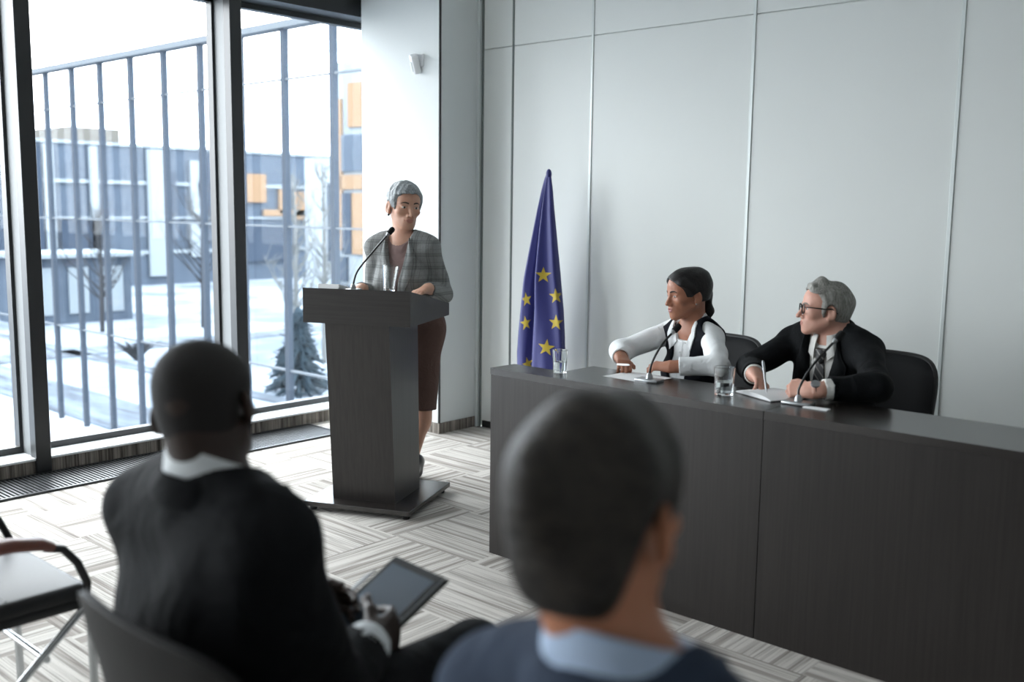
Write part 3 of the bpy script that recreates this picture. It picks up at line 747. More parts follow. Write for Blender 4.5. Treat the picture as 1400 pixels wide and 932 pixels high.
class Bod:
    """joints of one figure, in world space"""
    def __init__(s, F, base, nb, pel, shR, shL, elR, elL, wrR, wrL, w=1.0, d=1.0, male=True, lean=None):
        s.F = np.array(tuple(F) + (0,), float); s.F /= np.linalg.norm(s.F); s.base = np.array(base, float)
        s.nb, s.pel, s.shR, s.shL, s.elR, s.elL, s.wrR, s.wrL = [np.array(q, float) for q in (nb, pel, shR, shL, elR, elL, wrR, wrL)]
        u = s.nb - s.pel; s.L = np.linalg.norm(u); s.u = u / s.L
        r = np.array([s.F[1], -s.F[0], 0]); s.r = r; s.f = np.cross(s.u, r); s.R = np.stack([r, s.f, s.u], 1); s.w, s.d, s.male = w, d, male
    def P(s, a, b, c): return s.nb + s.R @ np.array((a, b, c))
    def torso(s, S, inf=0., k=.04, hips=True, bust=True):
        w, d, L = s.w, s.d, s.L; S.frame(s.nb, s.R)
        S.ell((0, .012 * d, -.20), (.158 * w + inf, .108 * d + inf, .20 + inf), k)
        S.ell((0, .015 * d, -L * .66), ((.140 if s.male else .122) * w + inf, (.110 if s.male else .092) * d + inf, .19 + inf), k)
        if hips: S.ell((0, 0, -L), ((.160 if s.male else .168) * w + inf, .125 * d + inf, .13 + inf), k)
        if bust and not s.male:
            for q in (-1, 1): S.ell((q * .068 * w, .080 * d, -.215), (.060 + inf, .052 + inf, .060 + inf), .045)
        S.frame()
        for sh in (s.shR, s.shL):
            S.cone(s.P(0, -.005, -.03), sh, .062 * d + inf, .052 + inf, .05)
            g_ = 1.0 if s.male else .80
            S.cone(s.P(0, -.012, .008), s.P(0, -.012, .008) * .25 + sh * .75 + np.array([0, 0, .022]), .044 * g_ + inf * .6, .034 * g_ + inf, .04)
    def vcut(s, S, u0, w1, w0=.004, skew=0., f0=.0, depth=.3, k=.006):
        """opening of a jacket: from the neck (half width w1) down to height u0 (half width w0)"""
        def fn(x, y, z):
            t = np.clip((z - u0) / (-.0 - u0), 0, 1.3); hw = w0 + (w1 - w0) * t
            return np.maximum(np.maximum(np.abs(x - skew * (1 - t)) - hw, f0 - y), np.maximum(u0 - z, z - .2))
        S.frame(s.nb, s.R); S.fn((0, .1, -.1), depth, fn, k); S.frame()
    def lapel(s, q, name, mat, root, tree, u0, out=.115, top=-.015, notch=-.085, skew=0., inn=.055, roll=.010):
        """q -1: on the person's left; edges in (r, u) of the front"""
        A = [(q * .066, .022), (q * (inn + .004), -.03), (q * (inn * .62), u0 * .5), (q * .004 + skew, u0)]
        B = [(q * .070, .018), (q * .092, notch + .03), (q * out, notch), (q * out * .86, notch + (u0 - notch) * .35), (q * .03 + skew, u0 + .03), (q * .006 + skew, u0 - .004)]
        return strip(name, A, B, s.nb, s.r, s.u, s.f, [tree], mat, root, s.base, .007, .006, 34, 10, .17, lambda a, b: roll * math.sin(math.pi * min(1, b * 1.1)) * (1 - a))
    def ring(s, a, b, u_back, u_front, ph=2.6, n=36, c=(0, 0), tilt=0):
        out = []
        for i in range(n):
            t = -ph + 2 * ph * i / (n - 1); m = (1 + math.cos(t)) / 2     # 1 at the back
            out.append(s.P(c[0] + a * math.sin(t), c[1] - b * math.cos(t), u_front + (u_back - u_front) * m))
        return np.array(out)
def bounds(B, pts, pad=.2, zlo=None):
    P = np.array(pts); lo = P.min(0) - pad; hi = P.max(0) + pad
    if zlo is not None: lo[2] = zlo
    return lo, hi
def done(S, name, mat, root, org, it=1, tree=True):
    V, Q = S.mesh()
    if it: V = smooth_v(V, Q, it)
    o = mesh_obj(name, V, Q, mat, root, org)
    return bvh(V, Q) if tree else None

# ------------------------------------------------------------------ seats
def desk_chair(label, loc, rz):
    t = thing('upholstered_chair', label, 'chair', loc, 'black chairs behind the desk', rz)
    MB().box((-.225, -.21, .41), (.225, .23, .475), bev=.03, seg=4).build('seat', M['fabric_black'], t, smooth=True)
    m = MB(); n, q = 18, 14; vs = []
    for f in (0, 1):
        for i in range(n + 1):
            for j in range(q + 1):
                u = i / n * 2 - 1; v = j / q * 2 - 1
                e = (abs(u) ** 5 + abs(v) ** 5) ** .2; k = max(abs(u), abs(v)) / e if e else 1
                uu, vv = u * k, v * k; edge = 1 - max(abs(u), abs(v)) ** 6
                th = .012 + .022 * edge
                vs.append((uu * .232, -.215 - .10 * (vv + 1) / 2 + .055 * uu * uu + (th if f else -th), .655 + vv * .222))
    K = (n + 1) * (q + 1); fs = []
    for i in range(n):
        for j in range(q):
            a = i * (q + 1) + j; b, c, d = a + 1, a + q + 2, a + q + 1
            fs.append((a, b, c, d)); fs.append((a + K, d + K, c + K, b + K))
    rim = [i * (q + 1) for i in range(n + 1)] + [n * (q + 1) + j for j in range(1, q + 1)] + [i * (q + 1) + q for i in range(n - 1, -1, -1)] + [j for j in range(q - 1, 0, -1)]
    for a, b in zip(rim, rim[1:] + rim[:1]): fs.append((a, b, b + K, a + K))
    m.poly(vs, fs).build('backrest', M['fabric_black'], t, smooth=True, angle=70)
    pts = [vs[i] for i in rim]
    MB().tube([(a[0] * 1.005, a[1] + .012, .655 + (a[2] - .655) * 1.01) for a in pts], .011, 8, closed=True).build('piping', M['blackplastic'], t, smooth=True)
    for sx in (-.14, .14): MB().tube([(sx, -.12, .41), (sx, -.225, .42), (sx, -.25, .50), (sx, -.262, .60)], .012, 10).build('back_support', M['blackplastic'], t, smooth=True)
    for sx in (-1, 1):
        for y in (-.18, .20): MB().tube([(sx * .20, y, .42), (sx * .215, y * 1.1, .012), (sx * .215, y * 1.1, 0)], [.012, .012, .015], 10).build('leg', M['blackplastic'], t, smooth=True)
    return t
desk_chair('black upholstered chair behind the woman in the dark vest', (-2.335, 3.75, 0), math.radians(180 - 6))
desk_chair('black upholstered chair behind the older man in glasses', (-1.585, 3.76, 0), math.radians(180 - 4))

def audience_chair():
    t = thing('armchair', 'black leather armchair with wooden armrests standing empty at the left', 'chair', (-2.70, .905, 0), 'leather armchairs of the audience')
    m = MB(); m.box((-.225, -.23, .415), (.225, .225, .468), bev=.024, seg=4); m.build('seat', M['leather'], t, smooth=True)
    MB().box((-.228, -.232, .405), (.228, .226, .432), bev=.008).build('seat_shell', M['blackplastic'], t, smooth=True)
    MB().tube([(-.20, .02, .4685), (0, .03, .4695), (.20, .02, .4685)], .0022, 6).build('seam', M['blackplastic'], t)
    vs = []; n, q = 16, 12
    for f in (0, 1):
        for i in range(n + 1):
            for j in range(q + 1):
                u = i / n * 2 - 1; v = j / q * 2 - 1; e = (abs(u) ** 6 + abs(v) ** 6) ** (1 / 6); k = max(abs(u), abs(v)) / e if e else 1
                uu, vv = u * k, v * k; th = .008 + .014 * (1 - max(abs(u), abs(v)) ** 6)
                vs.append((uu * .235, -.215 - .085 * (vv + 1) / 2 + .03 * uu * uu - .015 * max(0, vv) ** 3 + (th if f else -th), .665 + vv * .205))
    K = (n + 1) * (q + 1); fs = []
    for i in range(n):
        for j in range(q):
            a = i * (q + 1) + j; b, c, d = a + 1, a + q + 2, a + q + 1
            fs.append((a, b, c, d)); fs.append((a + K, d + K, c + K, b + K))
    rim = [i * (q + 1) for i in range(n + 1)] + [n * (q + 1) + j for j in range(1, q + 1)] + [i * (q + 1) + q for i in range(n - 1, -1, -1)] + [j for j in range(q - 1, 0, -1)]
    for a, b in zip(rim, rim[1:] + rim[:1]): fs.append((a, b, b + K, a + K))
    MB().poly(vs, fs).build('backrest', M['leather_back'], t, smooth=True, angle=70)
    for s in (-1, 1):
        x = s * .25
        arm_ = MB().tube([(x, -.20, .615), (x, -.10, .628), (x, .02, .625), (x, .09, .612), (x, .118, .598)], [.018, .022, .023, .022, .016], 12, flat=(1.35, .75)).build('armrest', M['armwood'], t, smooth=True)
        MB().tube([(x, .10, .598), (x, .145, .585), (x, .180, .54), (x * .98, .205, .48), (x * .97, .20, .42)], .0105, 10).build('arm_support', M['blackplastic'], t, smooth=True)
        MB().tube([(x, -.19, .612), (x, -.235, .56), (x * .95, -.235, .46), (x * .9, -.225, .42)], .0105, 10).build('arm_support', M['blackplastic'], t, smooth=True)
        l = MB().tube([(x * .97, .21, .43), (x * .97, .215, .02)], .011, 10).build('leg', M['chrome'], t, smooth=True)
        MB().lathe([(.013, 0), (.015, .004), (.015, .018), (.012, .022)], (x * .97, .215, 0), 14).build('glide', M['blackplastic'], l)
        l = MB().tube([(x * .93, .20, .41), (x * .93, -.24, .02)], .010, 10).build('leg', M['chrome'], t, smooth=True)
        MB().lathe([(.012, 0), (.014, .004), (.014, .02), (.011, .024)], (x * .93, -.243, 0), 14).build('glide', M['blackplastic'], l)
    MB().tube([(-.232, .10, .30), (.232, .10, .30)], .009, 10).build('cross_bar', M['chrome'], t, smooth=True)
    return t
ac = audience_chair()
c2 = copy_tree(ac); c2.location = (-1.275, .945, 0); c2['label'] = 'black leather armchair in which the man holding the tablet sits'
c3 = copy_tree(ac); c3.location = (-.545, .86, 0); c3['label'] = 'black leather armchair under the nearest seated man in the navy jacket'

# ------------------------------------------------------------------ flag
def flag():
    t = thing('flag', 'blue flag with yellow stars hanging furled on its pole by the white wall', 'flag', (-3.78, 4.5, 0))
    org = np.array((-3.78, 4.5, 0))
    MB().lathe([(.15, 0), (.15, .02), (.03, .035), (.015, .06)], seg=28).build('base', M['blackplastic'], t, smooth=True)
    MB().tube([(0, 0, .03), (.018, 0, 1.60)], .011, 12).build('pole', M['armwood'], t, smooth=True)
    # outlines of the cloth: height, left, right (x relative to the pole foot)
    H = [1.655, 1.62, 1.56, 1.45, 1.30, 1.15, 1.00, .85, .70, .58, .50, .42]
    Lx = [.005, -.012, -.030, -.055, -.085, -.115, -.145, -.168, -.190, -.203, -.200, -.17]
    Rx = [.025, .034, .044, .056, .076, .096, .116, .138, .150, .156, .158, .160]
    fm = BMAT = NT('blue_flag_cloth'); fm.p.inputs['Base Color'].default_value = rgb(36, 40, 112); fm.p.inputs['Roughness'].default_value = .55; fm.p.inputs['Sheen Weight'].default_value = .3
    n, m = 60, 72; V = []
    z = np.linspace(H[0], H[-1], n); l = np.interp(-z, -np.array(H), Lx); r = np.interp(-z, -np.array(H), Rx)
    for i in range(n):
        w = r[i] - l[i]; g = min(1, max(0, (1.655 - z[i]) / .6)); A = .035 * g + .008
        for j in range(m):
            a = 2 * math.pi * j / m     # closed section, front half folded
            c, s_ = math.cos(a), math.sin(a); x = (l[i] + r[i]) / 2 + w / 2 * c
            tt = (x - l[i]) / w
            fold = .0
            if s_ < 0:   # front, towards the room
                y = -A * abs(s_) ** .6 * 1.2
                # deep crease a third of the way across, opening downwards
                cr = .36 - .02 * math.sin(z[i] * 5)
                y += .040 * g * math.exp(-((tt - cr) / .055) ** 2) - .020 * g * math.exp(-((tt - cr - .12) / .09) ** 2) - .012 * g * math.exp(-((tt - .1) / .08) ** 2)
                y += .010 * g * math.sin(tt * 14 + z[i] * 3)
            else: y = A * abs(s_) ** .6
            V.append((org[0] + x, org[1] + y, z[i] + (.02 * math.sin(tt * 9) if i == n - 1 else 0)))
    V = np.array(V); Q = []
    for i in range(n - 1):
        for j in range(m): Q.append((i * m + j, i * m + (j + 1) % m, (i + 1) * m + (j + 1) % m, (i + 1) * m + j))
    Q = np.array(Q); cloth = mesh_obj('cloth', V, Q, fm.m, t, org)
    MB().ball((.016, 0, 1.645), (.017, .017, .03)).build('finial', fm.m, t, smooth=True, angle=180)
    tr = bvh(V, Q); YM = pm('yellow_star', rgb(196, 172, 58), .6)
    Vd = Vector((.64, -.768, 0)); Ud = Vector((.768, .64, 0))
    for (px_, pz, rad, sq, tilt) in ((-3.793, 1.062, .049, 1, 0), (-3.695, .944, .047, .9, .1), (-3.691, .789, .048, .9, 0), (-3.761, .639, .052, 1, -.1), (-3.924, .769, .046, .75, .2), (-3.921, .911, .045, .75, .2), (-3.902, .522, .046, .75, .3)):
        o = Vector((px_, 4.5, pz)); c = []
        for k_ in range(10):
            a = math.pi / 2 + k_ * math.pi / 5 + tilt; q = rad if k_ % 2 == 0 else rad * .40
            c.append((q * math.cos(a) * sq, q * math.sin(a)))
        def pr(u, v):
            b = o + Ud * u + Vector((0, 0, 1)) * v; h = tr.ray_cast(b + Vd * .5, -Vd, 1.0)
            return h[0] + Vd * .0016 if h[0] is not None else None
        vs = [pr(0, 0)]; ids = []; ok = vs[0] is not None
        ring = []
        for lev in (.33, .66, 1.0):
            row = []
            for k_ in range(40):
                f = k_ / 4; a = c[int(f) % 10]; b = c[(int(f) + 1) % 10]; w = f - int(f)
                row.append(pr((a[0] + (b[0] - a[0]) * w) * lev, (a[1] + (b[1] - a[1]) * w) * lev))
            ring.append(row)
        flat = [vs[0]] + [p for r_ in ring for p in r_]
        fs = []
        for k_ in range(40):
            fs.append((0, 1 + k_, 1 + (k_ + 1) % 40))
            for lv in (0, 1):
                a = 1 + lv * 40; b = a + 40; fs.append((a + k_, b + k_, b + (k_ + 1) % 40, a + (k_ + 1) % 40))
        fs = [f for f in fs if all(flat[i] is not None for i in f)]
        mb = MB(); vv = [p if p is not None else o for p in flat]
        mb.poly([p - Vector(org) for p in vv], fs)
        bmesh.ops.delete(mb.bm, geom=[v for v in mb.bm.verts if not v.link_faces], context='VERTS')
        so = mb.build('star', YM, cloth, smooth=True, recalc=True)
flag()

# ------------------------------------------------------------------ the people
def cloth(name, col, rough=.85, var=.12, bump=.3, sc=180, fold=True):
    N = NT(name); p = N.p; p.inputs['Roughness'].default_value = rough; p.inputs['Specular IOR Level'].default_value = .12; p.inputs['Base Color'].default_value = col
    tc = N.n('ShaderNodeTexCoord'); a = N.n('ShaderNodeTexNoise', i_Scale=9.0, i_Detail=3.0, i_Distortion=1.2); N.l(tc, 'Object', a, 'Vector')
    b = N.n('ShaderNodeTexNoise', i_Scale=float(sc) * 3, i_Detail=1.0); N.l(tc, 'Object', b, 'Vector')
    b1 = N.n('ShaderNodeBump', i_Strength=.45 if fold else .1, i_Distance=.03); N.l(a, 0, b1, 'Height')
    b2 = N.n('ShaderNodeBump', i_Strength=bump, i_Distance=.002); N.l(b, 0, b2, 'Height'); N.l(b1, 0, b2, 'Normal'); N.l(b2, 0, p, 'Normal')
    return N.m
def plaid(name, R):
    N = NT(name); p = N.p; p.inputs['Roughness'].default_value = .9; p.inputs['Specular IOR Level'].default_value = .2
    tc = N.n('ShaderNodeTexCoord'); mp = N.n('ShaderNodeMapping', i_Rotation=(0, 0, R)); N.l(tc, 'Object', mp, 0)
    sx = N.n('ShaderNodeSeparateXYZ'); N.l(mp, 0, sx, 0); outs = []
    for ax, per in ((0, .062), (2, .066)):
        m1 = N.n('ShaderNodeMath', operation='DIVIDE', i_1=per); N.l(sx, ax, m1, 0)
        m2 = N.n('ShaderNodeMath', operation='FRACT'); N.l(m1, 0, m2, 0)
        r = N.n('ShaderNodeValToRGB'); r.color_ramp.interpolation = 'LINEAR'; e = r.color_ramp.elements
        e[0].position = 0; e[0].color = (1, 1, 1, 1); e[1].position = 1; e[1].color = (1, 1, 1, 1)
        for ps, c in ((.10, 1), (.14, .70), (.20, .70), (.24, 1), (.30, .74), (.36, .74), (.40, 1.0), (.64, 1.0), (.67, .75), (.70, 1.0)):
            q = e.new(ps); q.color = (c, c, c, 1)
        N.l(m2, 0, r, 0); outs.append(r)
    mx = N.n('ShaderNodeMix', data_type='RGBA', blend_type='MULTIPLY', i_0=1.0); N.l(outs[0], 0, mx, 6); N.l(outs[1], 0, mx, 7)
    nz = N.n('ShaderNodeTexNoise', i_Scale=420.0, i_Detail=2.0); N.l(tc, 'Object', nz, 'Vector')
    mr = N.n('ShaderNodeMapRange', i_1=.3, i_2=.7, i_3=.75, i_4=1.2); N.l(nz, 0, mr, 0)
    m3 = N.n('ShaderNodeMix', data_type='RGBA', blend_type='MULTIPLY', i_0=1.0); N.l(mx, 2, m3, 6); N.l(mr, 0, m3, 7)
    m4 = N.n('ShaderNodeMix', data_type='RGBA', blend_type='MULTIPLY', i_0=1.0); N.l(m3, 2, m4, 6); m4.inputs[7].default_value = rgb(136, 138, 137)
    N.l(m4, 2, p, 'Base Color')
    a = N.n('ShaderNodeTexNoise', i_Scale=10.0, i_Detail=3.0, i_Distortion=1.0); N.l(tc, 'Object', a, 'Vector')
    b1 = N.n('ShaderNodeBump', i_Strength=.4, i_Distance=.03); N.l(a, 0, b1, 'Height'); N.l(b1, 0, p, 'Normal')
    return N.m
def skin(name, col): return pm(name, col, .48, var=.08, vscale=(45, 45, 45), sss=.12, bump=.08, bscale=(500, 500, 500), spec=.4)
def shoe(name, ank, d, L, mat, root, org, heel=.0):
    """ank: ankle point on the floor side, d: toe direction"""
    d = np.array((d[0], d[1], 0.)); d /= np.linalg.norm(d); a = np.array(ank, float); z = a[2]
    S = SDF(np.minimum(a - .12, a + d * L - .1), np.maximum(a + .12, a + d * L + .1), .005)
    S.cone(a - d * .03 + (0, 0, -z + .045 + heel), a + d * .06 + (0, 0, -z + .045 + heel * .7), .040, .040, .02)
    S.cone(a + d * .05 + (0, 0, -z + .040 + heel * .6), a + d * (L - .08) + (0, 0, -z + .034), .042, .036, .02)
    S.cone(a, a + (0, 0, -z + .06 + heel), .042, .040, .02)
    S.fn(a + d * .05, .3, lambda x, y, zz: zz + 0 * x + 0 * y - .004, 0)
    if heel: S.cone(a - d * .035 + (0, 0, -z + .03 + heel), a - d * .035 + (0, 0, -z + .006), .02, .012, .004, cut=1)
    done(S, name, mat, root, org, 1, False)
def legs(B, mat, shoemat, root, kneeR, kneeL, footR, footL, r=(.088, .062, .055), toe=None, name='trousers', hem=.07, h=.006):
    pts = [B.pel, kneeR, kneeL, footR, footL]; lo, hi = bounds(B, pts, .2); lo[2] = .01
    S = SDF(lo, hi, h); S.frame(B.pel, np.stack([B.r, B.F, [0, 0, 1]], 1)); S.ell((0, 0, .0), (.165 * B.w, .12 * B.d, .11), .03); S.frame()
    for q, kn, ft in ((1, kneeR, footR), (-1, kneeL, footL)):
        hp = B.pel + B.r * q * .085 * B.w + np.array((0, 0, -.01)); kn = np.array(kn, float); ft = np.array(ft, float); e = ft + (kn - ft) * .08
        S.cone(hp, kn, r[0], r[1], .04); S.cone(kn, np.array((ft[0], ft[1], hem)), r[1] * .97, r[2], .02, cut=1)
    tr = done(S, name, mat, root, B.base, 1)
    for ft in (footR, footL): shoe('shoe', ft, B.F[:2] if toe is None else toe, .25, shoemat, root, B.base)
    return tr
SHOE = pm('black_shoe_leather', rgb(18, 17, 17), .3)

# ---- woman at the podium
def speaker():
    B = Bod((.42, -.91), (-3.90, 3.53, 0), (-3.91, 3.50, 1.275), (-3.885, 3.56, .80), (-4.045, 3.437, 1.238), (-3.775, 3.563, 1.240),
            (-4.095, 3.455, .985), (-3.762, 3.652, 1.0), (-3.985, 3.275, 1.030), (-3.672, 3.452, 1.040), w=.93, d=.90, male=False)
    root = thing('person', 'woman with short grey hair in a grey checked blazer standing at the podium', 'person', B.base); org = B.base
    SK = skin('speaker_skin', rgb(196, 152, 130)); HR = grey_hair('short_grey_hair', rgb(98, 103, 106), rgb(168, 174, 176), (170, 170, 40), .5); BL = plaid('grey_checked_wool', -.43)
    ho = np.array((-3.915, 3.515, 1.452)); Rh = basis((.93, -.36, -.09), roll=.06); sc = 1.03
    S = SDF((-4.22, 3.18, 0.0), (-3.55, 3.82, 1.62), .003)
    head_shape(S, ho, Rh, sc, False, B.P(0, .005, -.02), .043, .97)
    B.torso(S, -.012)
    arm(S, B.shR, B.elR, B.wrR, (.044, .036, .026)); arm(S, B.shL, B.elL, B.wrL, (.044, .036, .026))
    hand_shape(S, B.wrL, (.15, -.95, -.18), (.02, -.18, -.98), 1, .92, curls=[(.25, .35, .2)] * 4)
    hand_shape(S, B.wrR, (.30, -.92, -.18), (.05, -.18, -.98), -1, .92, curls=[(.25, .35, .2)] * 4)
    for q, kx in ((1, (-3.938, 3.537)), (-1, (-3.830, 3.587))):
        hp = B.pel + B.r * q * .08; kn = np.array((kx[0], kx[1] , .44)); an = np.array((kx[0] + (.012 if q > 0 else -.052), kx[1] + (-.015 if q > 0 else -.048), .10))
        S.cone(hp, kn, .070, .052, .03); S.cone(kn, kn + (an - kn) * .4 + np.array((-.004, .012, 0)), .048, .047, .03); S.cone(kn + (an - kn) * .35 + np.array((-.004, .012, 0)), an, .046, .028, .03); S.cone(an, an + np.array((.02, -.045, -.055)), .028, .026, .02)
    tr = done(S, 'body', SK, root, org)
    for kx in ((-3.94, 3.522), (-3.870, 3.549)): shoe('shoe', (kx[0], kx[1], .04), (.42, -.91), .22, SHOE, root, org, .04)
    S = SDF(ho - .22, ho + .22, .003); hair_shape(S, ho, Rh, sc, .011, .068, low=-.052, temple=.050, back=.002)
    S.noise(.0022, 160, 3, (1, 1, .6)); S.frame(ho, Rh, sc)
    for q in (-1, 1): S.ell((q * .088, -.012, -.016), (.034, .026, .038), .004, 's')
    S.cone((-.07, .040, .028), (-.066, .042, -.015), .009, .004, .01); S.cone((.07, .040, .028), (.066, .042, -.015), .009, .004, .01); S.frame()
    done(S, 'hair', HR, root, org, 1, False)
    face_parts(root, org, tr, ho, Rh, sc, pm('dark_brow', rgb(70, 58, 52), .8), pm('rose_lips', rgb(182, 124, 112), .5), .0036, look=(-.3, 0), smile=.0035, lw=1.12)
    MB().ball(tuple(ho + sc * (Rh @ np.array((.080, .000, -.050))) - org), .006).build('earring', M['blackplastic'], root, smooth=True, angle=180)
    # dusty rose top
    S = SDF((-4.2, 3.2, .74), (-3.6, 3.8, 1.42), .005); B.torso(S, -.004); S.frame(B.nb, B.R); S.cone((0, .005, .01), (0, .0, .3), .064, .10, .004, 's'); S.frame()
    t2 = done(S, 'top', cloth('dusty_rose_fabric', rgb(134, 112, 108), .7), root, org)
    # skirt
    S = SDF((-4.2, 3.25, .36), (-3.6, 3.85, 1.0), .005)
    S.frame(B.pel, np.stack([B.r, B.F, [0, 0, 1]], 1)); S.ell((0, 0, .02), (.158, .125, .15), .03)
    S.cone((0, 0, .0), (0, .03, -.415), .152, .130, .06, cut=1, flat=((0, 1, 0), .80)); S.frame()
    done(S, 'skirt', cloth('brown_skirt_wool', rgb(98, 78, 72), .85), root, org, 1, False)
    # blazer
    S = SDF((-4.3, 3.12, .72), (-3.5, 3.9, 1.40), .0045); B.torso(S, .012)
    S.frame(B.pel, np.stack([B.r, B.F, [0, 0, 1]], 1)); S.cone((0, .0, .20), (0, .005, -.03), .132, .158, .05, cut=0, flat=((0, 1, 0), .82)); S.frame()
    arm(S, B.shR, B.elR, B.wrR, (.055, .046, .037), end=-.012); arm(S, B.shL, B.elL, B.wrL, (.055, .046, .037), end=-.012)
    for w_, e_ in ((B.wrR, B.elR), (B.wrL, B.elL)):
        d = (w_ - e_) / np.linalg.norm(w_ - e_); S.cone(w_ - d * .03, w_ + d * .02, .029, .029, 0, 's')
    S.noise(.0032, 42, 5)
    S.fn((-3.9, 3.5, .70), .5, lambda x, y, z: z - .765 + 0 * x + 0 * y, .004)
    B.vcut(S, -.285, .062, .004); S.frame(B.nb, B.R); S.cone((0, .005, .015), (0, .01, .2), .060, .075, .006, 's'); S.frame()
    tj = done(S, 'blazer', BL, root, org)
    for q in (-1, 1): B.lapel(q, 'lapel', BL, root, tj, -.285, out=.098, notch=-.080, inn=.058)
    L = B.ring(.080, .070, .022, -.045, 2.25); H = B.ring(.060, .055, .066, .0, 2.2)
    band('collar', L, H, .007, BL, root, org, bulge=.006)
    P = B.P(-.012, .0, -.300); h = tj.ray_cast(Vector(P + B.f * .4), -Vector(B.f), .8)
    if h[0] is not None: MB().ball(tuple(Vector(h[0]) - Vector(org)), .010).build('button', M['blackplastic'], root, smooth=True, angle=180)
speaker()

# ---- woman at the desk
def panel_woman():
    B = Bod((-.2, -.98), (-2.24, 3.62, 0), (-2.245, 3.655, .968), (-2.255, 3.72, .555), (-2.375, 3.675, .920), (-2.130, 3.625, .922),
            (-2.485, 3.48, .845), (-1.985, 3.43, .845), (-2.385, 3.335, .842), (-2.145, 3.335, .832), w=.80, d=.80, male=False)
    root = thing('person', 'dark-haired woman in a white shirt and dark vest seated at the desk', 'person', B.base); org = B.base
    SK = skin('warm_tan_skin', rgb(164, 112, 88)); HR = grey_hair('black_hair', rgb(12, 11, 12), rgb(30, 27, 27), (60, 60, 60), .35); WH = cloth('white_shirt_cotton', rgb(232, 235, 236), .8); VE = cloth('dark_navy_vest', rgb(24, 26, 33), .8)
    ho = np.array((-2.262, 3.625, 1.098)); Rh = basis((-.47, -.88, -.10), roll=-.03); sc = .88
    S = SDF((-2.66, 3.05, .45), (-1.85, 3.92, 1.27), .003)
    head_shape(S, ho, Rh, sc, False, B.P(0, -.005, -.02), .042, .95)
    B.torso(S, -.012)
    arm(S, B.shR, B.elR, B.wrR, (.036, .031, .023)); arm(S, B.shL, B.elL, B.wrL, (.036, .031, .023))
    hand_shape(S, B.wrR, (.72, -.68, -.12), (.05, -.15, -.98), -1, .82, curls=[(.75, 1.0, .6), (.8, 1.05, .6), (.85, 1.05, .6), (.9, 1.0, .6)], wr=.026)
    hand_shape(S, B.wrL, (-.97, -.15, -.04), (-.1, .35, -.93), 1, .80, curls=[(.45, .7, .4), (.6, .8, .5), (.7, .9, .5), (.75, .9, .5)], wr=.026)
    tr = done(S, 'body', SK, root, org)
    S = SDF(ho - .22, ho + .2, .003); hair_shape(S, ho, Rh, sc, .012, .080, low=-.040, temple=.047, back=.008, part=.25)
    S.frame(ho, Rh, sc)
    for q in (-1, 1): S.ell((q * .092, -.010, -.026), (.036, .026, .034), .004, 's')
    for q in (-1, 1): S.cone((q * .060, .052, .060), (q * .076, .012, .016), .016, .013, .02)
    S.ell((0, -.060, .045), (.072, .066, .070), .03); S.ell((0, -.108, -.012), (.026, .024, .026), .015)
    S.cone((0, -.112, -.02), (.006, -.118, -.10), .022, .020, .02); S.cone((.006, -.118, -.10), (.012, -.105, -.165), .020, .010, .02); S.frame()
    S.noise(.0012, 120, 2)
    done(S, 'hair', HR, root, org, 1, False)
    face_parts(root, org, tr, ho, Rh, sc, pm('black_brow', rgb(38, 28, 24), .8), pm('muted_red_lips', rgb(142, 82, 78), .45), .0036, look=(-.5, 0))
    MB().ball(tuple(ho + sc * (Rh @ np.array((-.081, -.002, -.045))) - org), .0035).build('earring', M['steel'], root, smooth=True, angle=180)
    # shirt with sleeves
    S = SDF((-2.7, 3.05, .5), (-1.8, 3.95, 1.08), .004); B.torso(S, -.002)
    arm(S, B.shR, B.elR, B.wrR, (.050, .048, .035), end=-.012); arm(S, B.shL, B.elL, B.wrL, (.047, .043, .033), end=-.035)
    S.noise(.003, 55, 8)
    for w_, e_, b_ in ((B.wrR, B.elR, -.012), (B.wrL, B.elL, -.035)):
        d = (w_ - e_) / np.linalg.norm(w_ - e_); S.cone(w_ + d * (b_ - .05), w_ + d * (b_ + .0), .037, .038, .004, cut=2); S.cone(w_ + d * (b_ - .012), w_ + d * .03, .029, .029, 0, 's')
    S.frame(B.nb, B.R); S.cone((0, .03, -.005), (0, .02, .2), .048, .075, .006, 's')
    S.fn((0, .08, -.03), .12, lambda x, y, z: np.maximum(np.abs(x) - .026 - .5 * z - .0275, np.maximum(-z - .055, .02 - y)), .004); S.frame()
    t2 = done(S, 'shirt', WH, root, org)
    strip('placket', [(-.012, -.06), (-.012, -.30)], [(.010, -.06), (.010, -.30)], B.nb, B.r, B.u, B.f, [t2], WH, root, org, .002, .004, 24, 4)
    for z in (-.105, -.16, -.215, -.27):
        h = t2.ray_cast(Vector(B.P(-.001, .4, z)), -Vector(B.f), .8)
        if h[0] is not None: MB().ball(tuple(Vector(h[0]) + Vector(B.f) * .002 - Vector(org)), (.0045, .003, .0045), 10, 6).build('button', M['sill'], root, smooth=True, angle=180)
    # vest: deep opening, no sleeves
    S = SDF((-2.55, 3.45, .5), (-1.95, 3.95, 1.05), .004); B.torso(S, .009)
    S.noise(.0015, 40, 4)
    B.vcut(S, -.42, .052, .040, f0=.02); S.frame(B.nb, B.R); S.cone((0, .005, -.01), (0, .01, .2), .060, .085, .006, 's'); S.frame()
    for sh, q in ((B.shR, 1), (B.shL, -1)):
        a = sh + B.r * q * -.005; S.cone(a + B.r * q * .012 + B.u * .06, a + B.r * q * .02 - B.u * .10, .046, .044, .01, 's'); S.cone(a, a + B.r * q * .1, .048, .06, .008, 's')
    t3 = done(S, 'vest', VE, root, org)
    L = B.ring(.070, .064, .020, -.010, 2.2, c=(0, .004)); H = B.ring(.050, .048, .052, .012, 2.2, c=(0, .004))
